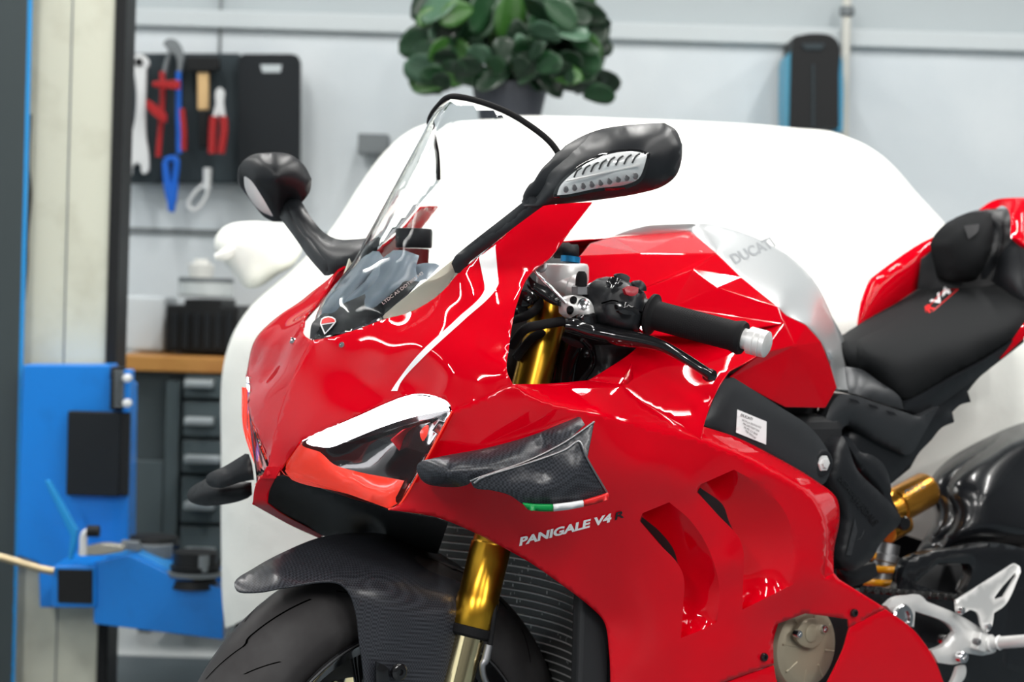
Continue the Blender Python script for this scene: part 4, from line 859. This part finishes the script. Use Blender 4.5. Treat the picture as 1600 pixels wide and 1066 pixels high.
WD = 5.6
def st(o): return tag(o, kind='structure')
st(rmesh('wall_back', *bxr(-3.2, 4.6, WD, WD+.1, 0, LP(800,46,WD)[2]), m_wall))
st(rmesh('wall_back_upper', *bxr(-3.2, 4.6, WD+.03, WD+.13, LP(800,46,WD)[2], 3.0), m_wall2))
zt = LP(800,42,WD)[2]
st(rmesh('trim_1', *bxr(-3.2, 4.6, WD-.025, WD+.03, zt-.03, zt+.02), m_trim, bev=.006))
zt = LP(280,362,WD)[2]
st(rmesh('trim_2', *bxr(-3.2, 4.6, WD-.008, WD, zt-.008, zt+.008), m_greyp))
st(rmesh('trim_3', *bxr(LP(345,20,WD)[0]-.004, LP(345,20,WD)[0]+.004, WD-.006, WD, 1.5, 3.0), m_greyp))
st(rmesh('wall_left', *bxr(-3.3, -3.2, -3.2, WD, 0, 3.0), m_wall))
st(rmesh('floor', *bxr(-3.3, 4.6, -3.2, WD+.1, -.06, 0), m_floor))
st(rmesh('trim_4', *bxr(-3.2, .6, 4.98, WD, 0, .003), mat('light floor band', (.72,.75,.75), .4)))
st(rmesh('ceiling', *bxr(-3.3, 4.6, -3.2, WD+.1, 3.0, 3.1), mat('ceiling', (.13,.14,.145), .7)))
m_lamp = mat('lamp diffuser', (1,1,1), .4, emit=12, ecol=(1,.98,.95))
m_dw = mat('dark hall wall', (.06,.065,.07), .6)
st(rmesh('wall_right', *bxr(4.6, 4.7, -3.2, WD+.1, 0, 3.0), m_dw))
st(rmesh('wall_front', *bxr(-3.3, 4.6, -3.3, -3.2, 0, 3.0), m_dw))
LG = 'strip lights under the ceiling'
where = ['behind the viewpoint on the left', 'behind the viewpoint in the middle', 'behind the viewpoint on the right', 'far right of the motorcycle', 'left of the motorcycle', 'right of the motorcycle', 'above the tail of the motorcycle', 'above the lift column, leftmost of the back row', 'above the workbench, second of the back row', 'above the plant, third of the back row', 'above the covered car, fourth of the back row', 'above the hose reel, rightmost of the back row']
for (a, b, c), w in zip(LAMPS, where):
    e = empty('ceiling_light', (0, 0, 0), 'long white strip light under the ceiling, '+w, 'light', LG)
    h_ = rmesh('lamp_housing', *bxr(a-.06, a+.06, b-.05, c+.05, 2.93, 3.0), m_whitep); h_.matrix_world = ROOM; h_.parent = e
    g_ = rmesh('lamp_diffuser', *bxr(a-.028, a+.028, b, c, 2.90, 2.93), m_lamp); g_.matrix_world = ROOM; g_.parent = e
for (a, b, r_), w in zip(FRAMES, ('front left', 'front right')):
    e = empty('hexagonal_light', (0, 0, 0), 'hexagonal frame of thin white light tubes hanging above the motorcycle, '+w, 'light', 'hexagonal lights')
    for k in range(6):
        t0, t1 = math.radians(60*k), math.radians(60*k+60); p, q = (a+r_*math.cos(t0), b+r_*math.sin(t0), 2.68), (a+r_*math.cos(t1), b+r_*math.sin(t1), 2.68)
        o = tube('light_tube', [p, q], .022, m_lamp, e, n=8, smooth=False); o.matrix_world = ROOM
    for k in (0, 3):
        t0 = math.radians(60*k); o = tube('hanging_wire', [(a+r_*math.cos(t0), b+r_*math.sin(t0), 2.70), (a+r_*math.cos(t0), b+r_*math.sin(t0), 3.0)], .003, m_steel, e, n=6, smooth=False); o.matrix_world = ROOM
# ---- covered car
def ring(pts, dep):
    O = dense([(*p[:2], 0, *p[2:]) for p in pts], 12, False)
    L = np.r_[0, np.cumsum(np.hypot(*np.diff(O[:, :2], axis=0).T))]; t = np.linspace(0, L[-1], 120)
    return np.array([LP(np.interp(q, L, O[:, 0]), np.interp(q, L, O[:, 1]), dep) for q in t])
front = [(352,985),(347,950),(345,860),(345,700),(346,580),(360,520),(400,480),(480,455),(700,430),(1000,425),(1300,435),(1500,460),(1640,520),(1680,620),(1690,800),(1690,985)]
mid = [(352,985),(348,950),(346,860),(346,700),(348,570),(362,515),(400,462),(455,412),(510,350),(560,262),(600,203),(640,176),(700,163),(800,158),(1000,163),(1200,172),(1290,180),(1345,186),(1400,222),(1450,285),(1502,348),(1560,440),(1640,530),(1685,620),(1695,800),(1695,985)]
R0 = ring(front, 3.70); R1 = ring(mid, 3.95); Rm = R0*.45+R1*.55; Rm[:, 2] = R0[:, 2]*.62+R1[:, 2]*.38; R1b = R1.copy(); R1b[:, 1] = 4.5; R2 = R1.copy(); c = R1.mean(0); R2 = c+(R1-c)*.82; R2[:, 1] = 4.75; R2[:, 2] = np.minimum(R2[:, 2], R1[:, 2])
cA = R0.mean(0); Ra = cA+(R0-cA)*.86; Ra[:, 1] = R0[0, 1]-.10; Rb = cA+(R0-cA)*.4; Rb[:, 1] = R0[0, 1]-.14
rings = [Rb, Ra, R0, Rm, R1, R1b, R2]
V = np.concatenate(rings); n = 120; F = []
for i in range(len(rings)-1):
    for j in range(n-1): F.append((i*n+j, i*n+j+1, (i+1)*n+j+1, (i+1)*n+j))
F.append(tuple(range(n))); F.append(tuple((len(rings)-1)*n+j for j in range(n)))
car = empty('covered_car', (0,0,0), 'car hidden under a fitted white cloth cover behind the motorcycle', 'car')
cc_ = rmesh('car_cover', V, F, m_cloth, None, True); cc_.parent = car
sd = cc_.modifiers.new('s', 'SUBSURF'); sd.levels = 1; sd.render_levels = 1
for wx in (460, 1560):
    q = LP(wx, 1000, 4.1); o = rlath('covered_wheel', (q[0]-.1, 4.15, .31), (1,0,0), [(0,.22),(.01,.29),(.05,.31),(.15,.31),(.19,.29),(.2,.22)], M['rubber'], n=40); o.parent = car
o = rmesh('underbody', *bxr(LP(420,900,4.0)[0], LP(1600,900,4.0)[0], 3.85, 4.65, .22, .5), m_blk); o.parent = car
mp = [(335,385),(338,368),(355,352),(390,346),(425,348),(450,352),(470,380),(455,415),(430,430),(400,450),(385,450),(365,428),(345,405)]
O = dense([(*p, 0) for p in mp], 8)[:, :2]; c = LP(400,398,3.95); A = np.array([LP(a, b, 3.95) for a, b in O]); V = []; F = []; n = len(A); sc = [(-.09,.35),(-.075,.7),(-.045,.92),(0,1),(.05,.97),(.10,.8),(.13,.4)]
for dy, s in sc: V += [c+(p-c)*s+np.array([0, dy, 0]) for p in A]
for i in range(len(sc)-1):
    for j in range(n): q = (j+1) % n; F.append((i*n+j, i*n+q, (i+1)*n+q, (i+1)*n+j))
F.append(tuple(range(n))); F.append(tuple((len(sc)-1)*n+j for j in range(n)))
o = rmesh('covered_wing_mirror', V, F, m_cloth, None, True); o.parent = car
# fold in the cloth of the covered mirror
o = rtube('cloth_fold', [(336,402),(352,398),(372,388),(396,384)], 3.87, [.006,.012,.01,.004], m_cloth); o.parent = car
# ---- two post lift on the left
lift = empty('vehicle_lift', (0,0,0), 'cream and blue two post vehicle lift column with a blue swing arm at the left', 'vehicle lift')
def LK(o): o.parent = lift; return o
LD = 4.45
LK(prism('column', [(60.6,-400,1),(192.6,-400,1),(150,1100,1),(22,1100,1)], LD, .16, m_cream, bev=.004))
LK(prism('column_seam', [(123,-400,1),(125,-400,1),(86.5,1100,1),(84.5,1100,1)], LD-.002, .004, m_greyp, bev=0))
LK(prism('column_edge', [(191.6,-400,1),(208.6,-400,1),(166,1100,1),(149,1100,1)], LD-.01, .12, m_blk, bev=.006))
LK(prism('column_stain', [(47,180,1),(50,178,1),(47,260),(50,300),(45,370),(44,420),(40,470,1),(41,380),(43,330)], LD-.002, .003, mat('grease stain', (.05,.05,.04), .7), bev=0))
LK(prism('blue_edge', [(53,-400,1),(60.6,-400,1),(22,1100,1),(15,1100,1)], LD-.06, .006, m_bluestrip, bev=.002))
LK(prism('carriage', [(36,570,1),(172,570,1),(172,592,1),(203,600,1),(200,860,1),(150,862,1),(150,948,1),(62,950,1),(60,880,1),(26,868,1)], LD-.10, .09, m_blue, bev=.006))
LK(pbox('rubber_bumper', 104, 643, 187, 776, LD-.13, .02, m_panel, bev=.004))
LK(pbox('bumper_edge', 180, 645, 201, 776, LD-.125, .02, m_blk, bev=.004))
LK(pbox('comb_guide', 172, 574, 192, 641, LD-.13, .04, m_blk))
for i in range(9): LK(pbox('comb_tooth', 178, 580+i*6.6, 193, 583+i*6.6, LD-.14, .012, m_greyp, bev=0))
LK(pbox('guide_edge', 192, 578, 203, 645, LD-.13, .05, m_blue))
for v in (591, 630): LK(rlath('guide_bolt', LP(199, v, LD-.15), (0,-1,0), [(-.01,.009),(.01,.009),(.012,.006)], m_steel, n=16))
# swing arm: square tube end and tapered box
LK(prism('arm_socket', [(82,884,1),(150,884,1),(150,950,1),(82,950,1)], LD-.34, .22, m_blue, bev=.005))
LK(prism('socket_opening', [(90,890,1),(144,891,1),(144,944,1),(90,942,1)], LD-.345, .01, m_blk, bev=.001))
LK(prism('swing_arm', [(146,880,1),(200,868,1),(215,874),(265,898,1),(349,921,1),(349,1000,1),(146,975,1)], LD-.33, .07, m_blue, bev=.006))
LK(prism('arm_top', [(150,880,1),(170,868,1),(215,864,1),(285,900,1),(300,930,1),(262,905,1)], LD-.30, .10, mat('blue lift paint light', (.02,.27,.70), .35), bev=.004))  # top face in a lighter blue, light from above put into the colour
LK(prism('swing_arm', [(198,868,1),(280,868,1),(345,900,1),(350,925,1),(300,905,1)], LD-.2, .09, m_blue, bev=.006))
LK(prism('release_lever', [(69,752,1),(76,751,1),(120,828,1),(118,850,1),(112,876,1),(106,876,1),(110,838,1)], LD-.33, .02, m_bluestrip, bev=.003))
LK(prism('lock_gear', [(122,858,1),(160,850),(193,853,1),(194,862,1),(160,868),(122,869,1)], LD-.36, .03, mat('worn steel', (.38,.37,.32), .45, .6), bev=.004))
LK(rtube('lock_pin', [(130,868),(131,838),(140,831),(150,832)], LD-.36, .008, m_steel))
LK(rlath('pin_knob', LP(146,830,LD-.36), (1,0,0), [(-.012,.012),(.012,.012)], m_blk, n=16))
LK(rtube('release_rod', [(-10,868),(20,876),(60,888),(84,893)], LD-.36, .008, mat('brass rod', (.55,.45,.28), .35, .8)))
LK(rlathe('lift_pad', 305, 893, 862, LD-.30, [(0,.05),(.3,.052),(.32,.046),(1,.046)], m_blk))
LK(rlathe('pad_plate', 305, 905, 893, LD-.30, [(0,.02),(.4,.03),(.5,.058),(1,.060)], m_greyp))
LK(rlathe('pad_notch', 317, 893, 868, LD-.335, [(0,.012),(1,.012)], m_greyp))
LK(rlathe('pad_foot', 303, 918, 905, LD-.3, [(0,.05),(1,.045)], m_blk))
LK(rlathe('lift_pad', 240, 862, 838, LD-.16, [(0,.045),(.5,.055),(1,.05)], m_blk))
LK(rlathe('pad_foot', 232, 870, 850, LD-.2, [(0,.05),(1,.05)], m_greyp))
LK(prism('latch_bracket', [(188,846,1),(215,848,1),(218,862,1),(192,860,1)], LD-.3, .03, m_greyp))
# dark frame at the far left edge
LK(prism('column_side', [(-60,-400,1),(54,-400,1),(20,1110,1),(-60,1110,1)], LD-.06, .006, m_pillar, bev=.004))
# ---- tool panel and tools
PD_ = WD-.06
tp = prism('tool_panel', [(193,83,1),(375,83,1),(378,287,1),(193,287,1)], PD_, .02, m_panel2, bev=.006); tag(tp, 'dark grey tool board on the wall behind the hanging tools', 'tool board')
k2 = prism('kneeling_mat', [(372,92,1),(380,84,1),(456,84,1),(465,87,1),(469,96,1),(468,288,1),(372,288,1)], PD_-.04, .03, m_panel, bev=.006); tag(k2, 'black rounded board with small grip hole hanging right of the tools', 'mat')
b_ = prism('grip_hole', [(407,101,1),(440,101,1),(438,113,1),(410,113,1)], PD_-.044, .004, m_hndl, bev=0); b_.parent = k2; b_.matrix_parent_inverse = k2.matrix_world.inverted()
TG = None
t = prism('combination_wrench', [(205,92),(216,84),(229,90),(233,100),(228,108,1),(227,190),(228,218,1),(231,236,1),(232,250),(231,268),(222,272),(220,258,1),(212,254,1),(206,262),(205,274),(198,268),(193,250),(197,236,1),(199,222,1),(208,200),(213,150),(209,108,1)], PD_-.06, .02, m_steel, bev=.003); tag(t, 'large silver combination wrench hanging at the left of the tool board', 'wrench')
b_ = rlath('ring_hole', LP(217,97,PD_-.063), (0,1,0), [(-.003,.011),(.002,.011)], m_blk, n=16); b_.parent = t; b_.matrix_parent_inverse = t.matrix_world.inverted()
def chld(o, p): o.parent = p; o.matrix_parent_inverse = p.matrix_world.inverted(); return o
t = prism('water_pump_pliers', [(254,68),(262,60),(275,62),(284,76),(287,92),(282,118,1),(276,118,1),(276,92),(268,80),(262,100),(258,118,1),(252,116,1),(256,98),(262,78),(257,72)], PD_-.05, .02, m_greyp, bev=.003); tag(t, 'grey water pump pliers with blue and red handles hung jaws up', 'pliers')
chld(rtube('handle', [(253,112),(254,150),(251,195),(247,245)], PD_-.05, .008, m_redh), t); chld(rtube('handle', [(279,112),(279,170),(280,240)], PD_-.05, .008, m_bluec), t)
chld(rtube('handle_tip', [(284,170),(287,205),(287,235)], PD_-.05, .009, m_redh), t)
t = prism('red_pliers', [(238,127,1),(281,125,1),(280,140,1),(262,138),(238,135,1)], PD_-.10, .02, m_redh, bev=.003); tag(t, 'red handled pliers spread open across the pump pliers', 'pliers')
chld(prism('handle', [(228,154,1),(238,160),(260,178,1),(259,192,1),(244,184),(228,168,1)], PD_-.10, .02, m_redh), t)
t = prism('hammer', [(308,106,1),(325,106,1),(325,172,1),(308,172,1)], PD_-.06, .03, m_woodh, bev=.006); tag(t, 'hammer with pale wooden handle and black grip hanging head up', 'hammer')
chld(prism('hammer_head', [(290,88,1),(342,88,1),(343,108,1),(325,112),(308,112),(291,110,1)], PD_-.07, .04, m_blk, bev=.005), t)
chld(prism('hammer_grip', [(310,172,1),(325,172,1),(325,232,1),(311,232,1)], PD_-.06, .03, m_blk, bev=.006), t)
t = prism('needle_nose_pliers', [(337,142),(344,136),(350,142),(349,160,1),(352,182,1),(347,190,1),(343,176,1),(337,190,1),(332,182,1),(337,162,1)], PD_-.11, .015, m_steel, bev=.002); tag(t, 'small long nose pliers with two red grips right of the hammer', 'pliers')
chld(rtube('handle', [(334,182),(332,205),(331,240)], PD_-.11, .011, m_redh), t); chld(rtube('handle', [(349,182),(350,205),(345,240)], PD_-.11, .011, m_redh), t)
t = rtube('blue_cord', [(258,252),(266,248),(276,252),(272,290),(268,330),(265,300),(260,270),(258,255),(262,300),(270,318),(274,285)], PD_-.05, .009, m_bluec); tag(t, 'looped bright blue cord hanging below the tool board', 'cord')
t = rtube('wire_shackle', [(324,262),(320,285),(305,300),(294,318),(302,328),(316,318),(326,295),(325,275)], PD_-.05, .005, m_steel); tag(t, 'thin steel wire loop with clip hanging below the tool board', 'wire loop')
chld(rlath('clip', LP(324,280,PD_-.05), (0,0,1), [(-.03,.01),(.03,.012)], m_steel, n=12), t)
# small grey box on the wall
t = pbox('wall_bracket', 559, 209, 606, 240, WD-.12, .1, m_greyp); tag(t, 'small grey box fixed to the wall left of the plant', 'box')
# ---- workbench
BD = 5.0
bench = empty('workbench', (0,0,0), 'grey workbench cabinet with wooden top and steel drawer handles', 'workbench')
def BKD(o, p=bench): o.parent = p; return o
c0 = LP(180,575,BD); c1 = LP(430,575,BD)
BKD(rmesh('worktop', *bxr(LP(181,567,BD)[0], c1[0], BD-.02, BD+.55, LP(265,581,BD)[2], LP(265,557,BD)[2]), m_wood, bev=.004))
zb = LP(265,582,BD)[2]
BKD(rmesh('cabinet_body', *bxr(LP(186,600,BD)[0], c1[0], BD+.03, BD+.5, .17, zb), m_cab, bev=.004))
BKD(rmesh('cabinet_post', *bxr(LP(258,700,BD)[0], LP(280,700,BD)[0], BD-.005, BD+.04, .17, zb-.02), m_cabd, bev=.003))
BKD(rmesh('kick_plate', *bxr(LP(190,700,BD)[0], LP(256,700,BD)[0], BD+.0, BD+.04, .19, LP(220,720,BD)[2]), m_cabd, bev=.003))
for xx in (LP(192,900,BD)[0], LP(270,900,BD)[0], LP(425,900,BD)[0]): BKD(rmesh('foot', *bxr(xx-.015, xx+.015, BD+.3, BD+.34, 0, .17), m_cab))
vs = [583, 625, 685, 742, 820, 878, 940]
for i in range(6):
    z1, z0 = LP(320, vs[i]+3, BD)[2], max(.175, LP(320, vs[i+1]-3, BD)[2])
    d = BKD(rmesh('drawer', *bxr(LP(286,700,BD)[0], LP(380,700,BD)[0], BD-.012, BD+.03, z0, z1), m_cabd, bev=.004))
    v = [599, 657, 716, 788, 860, 900][i]
    x0 = LP(292, v, BD)[0]; z = LP(315, v, BD)[2]
    hh = rmesh('drawer_handle', *bxr(x0, x0+[.072,.072,.09,.075,.075,.07][i], BD-.05, BD-.012, z-.010, z+.010), m_hndl, bev=.005); hh.parent = d; hh.matrix_world = ROOM
# things on the bench
t = pbox('black_case', 259, 478, 372, 551, BD+.1, .3, m_blk, bev=.006); tag(t, 'black battery charger case standing on the wooden worktop', 'case')
for i in range(6): chld(pbox('case_rib', 268+i*17, 490, 276+i*17, 545, BD+.09, .012, m_panel, bev=.002), t)
chld(pbox('case_lid', 288, 468, 345, 482, BD+.1, .28, m_blk, bev=.004), t)
t = rlathe('glass_jar', 322, 464, 436, BD+.2, [(0,.068),(.1,.072),(.75,.072),(.85,.066),(1,.066)], m_jar); tag(t, 'clear glass jar standing on top of the black case', 'jar')
chld(rlathe('jar_lid', 322, 441, 434, BD+.2, [(0,.072),(1,.070)], m_greyp), t)
t = rlathe('paint_cup', 314, 434, 405, BD+.2, [(0,.030),(.7,.034),(.8,.02),(1,.018)], m_whitep); tag(t, 'white plastic bottle standing on the jar lid', 'bottle')
t = pbox('paper_towel_pack', 190, 462, 258, 549, BD+.2, .2, mat('pale wrap', (.62,.67,.70), .5), bev=.01); tag(t, 'pale wrapped paper pack on the worktop left of the black case', 'pack')
# ---- hose reel on the wall and conduit
hr = empty('hose_reel', (0,0,0), 'black wall mounted hose reel with blue side rims below the trim', 'hose reel')
o = prism('reel_housing', [(1240,58),(1250,55),(1270,52),(1300,56),(1310,66),(1311,120,1),(1311,200,1),(1234,200,1),(1236,120,1),(1238,70)], WD-.22, .18, m_blk, bev=.012); o.parent = hr
o = prism('reel_rim', [(1232,85),(1238,78,1),(1238,205,1),(1229,205,1),(1229,120)], WD-.2, .16, mat('cyan blue rim', (.08,.35,.52), .5)); o.parent = hr
o = prism('reel_rim', [(1307,80,1),(1314,88),(1317,120),(1317,205,1),(1307,205,1)], WD-.2, .16, mat('cyan blue rim', (.04,.30,.50), .5)); o.parent = hr
o = prism('reel_slot', [(1252,68,1),(1290,68,1),(1284,78,1),(1258,78,1)], WD-.225, .01, m_panel2, bev=.002); o.parent = hr
o = prism('reel_slot', [(1269,100,1),(1273,100,1),(1273,200,1),(1269,200,1)], WD-.225, .01, m_panel2, bev=.002); o.parent = hr
t = rtube('wall_conduit', [(1324,-20),(1323,20),(1321,100),(1318,260)], WD-.05, .012, m_conduit, smooth=False); tag(t, 'cream pipe running down the wall beside the hose reel', 'pipe')
chld(rlathe('pipe_collar', 1323, 26, 10, WD-.05, [(0,.016),(.2,.02),(.8,.02),(1,.016)], m_greyp), t)
# ---- plant on a wall shelf
plant = empty('potted_plant', (0,0,0), 'green fiddle leaf plant in a dark pot above the covered car', 'plant')
PDp = 5.1
o = rlathe('pot', 795, 190, 132, PDp, [(0,.075),(.1,.08),(.9,.095),(1,.098),(1,.085),(.9,.08)], mat('dark grey pot', (.05,.055,.07), .5)); o.parent = plant
lm = [mat('leaf green', (.012,.052,.018), .4, 0, .2), mat('leaf bright green', (.03,.105,.016), .4, 0, .2), mat('leaf dark green', (.006,.024,.010), .4, 0, .2), mat('leaf grey green', (.06,.13,.08), .45, 0, .2)]
rnd = random.Random(11)
def leaf(u, v, L, ang, tilt, m, dy, wf=.38):
    V = []; F = []; c = LP(u, v, PDp+dy); n = 8; Lm = L/FPX*PDp
    d = np.array([math.cos(ang)*math.cos(tilt), math.sin(tilt), -math.sin(ang)*math.cos(tilt)]); w = np.cross(d, [0, -1, 0]); w /= np.linalg.norm(w)+1e-9
    tw = rnd.uniform(-.9, .9); nrm = np.cross(d, w); w = w*math.cos(tw)+nrm*math.sin(tw); nrm = np.cross(d, w)
    for i in range(n+1):
        t = i/n; wd = Lm*wf*math.sin(math.pi*min(1, t*.93+.03))**.7*(.7+.5*t); p = c+d*Lm*t+np.array([0, 0, -.22*Lm*t*t])
        for k in (-1, -.5, 0, .5, 1): V.append(p+w*wd*k+nrm*(-.18*wd*abs(k)+.02*math.sin(i*2.3)*abs(k)*Lm*.3))
    for i in range(n):
        for k in range(4): a = i*5+k; F.append((a, a+1, a+6, a+5))
    o = rmesh('leaf', V, F, m, None, True); s = o.modifiers.new('t', 'SOLIDIFY'); s.thickness = .0015; o.parent = plant
def stem(pts):
    o = rtube('stem', [(a, b) for a, b in pts], PDp+.02, .007, mat('stem brown', (.09,.06,.03), .7), n=8); o.parent = plant
stem([(795,140),(790,80),(780,10),(785,-60)]); stem([(800,140),(830,80),(850,20)]); stem([(788,140),(740,90),(720,40),(715,0)])
for i in range(165):
    while True:
        u = rnd.uniform(684, 912); v = rnd.uniform(-50, 152)
        ext = 1-abs((u-790)/125)**3
        if ext > 0 and not (v < 20 and abs(u-790) > 95) and not (v > 138 and abs(u-792) < 40): break
    ang = math.atan2(60-v+rnd.uniform(-60, 60), (u-790)+rnd.uniform(-40, 40)); q = rnd.random()
    leaf(u, v, rnd.uniform(46, 76), ang, rnd.uniform(-.7, .5), lm[0] if q < .35 else lm[2] if q < .78 else lm[1] if q < .9 else lm[3], rnd.uniform(-.12, .12))
for u, v, L, an, mi in ((860,45,62,.0,3),(800,80,50,-.5,0),(860,120,50,-.2,1),(740,15,55,3.0,1),(700,60,40,2.4,1),(700,125,48,3.6,0),(880,100,36,.6,1),(850,0,60,.5,0),(715,90,40,3.4,2),(690,20,40,2.9,1)):
    leaf(u, v, L, an, -.3, lm[mi], -.14)
for u, v, L, an, mi in ((752,112,52,3.6,2),(782,118,44,4.4,0),(808,120,44,4.9,2),(838,112,54,5.6,0),(765,100,50,4.0,3),(826,98,50,5.2,2),(730,118,50,3.9,0),(862,122,46,5.4,2),(700,140,40,4.2,2),(885,135,36,5.0,0)):
    leaf(u, v, L, an, -.5, lm[mi], -.16)
# shelf carrying the plant, hidden behind the covered car
z = LP(795,192,PDp)[2]; x = LP(795,190,PDp)[0]
t = rmesh('wall_shelf', *bxr(x-.1, x+.1, PDp-.1, WD, z-.03, z), m_whitep, bev=.003); tag(t, 'white wall shelf carrying the potted plant', 'shelf')
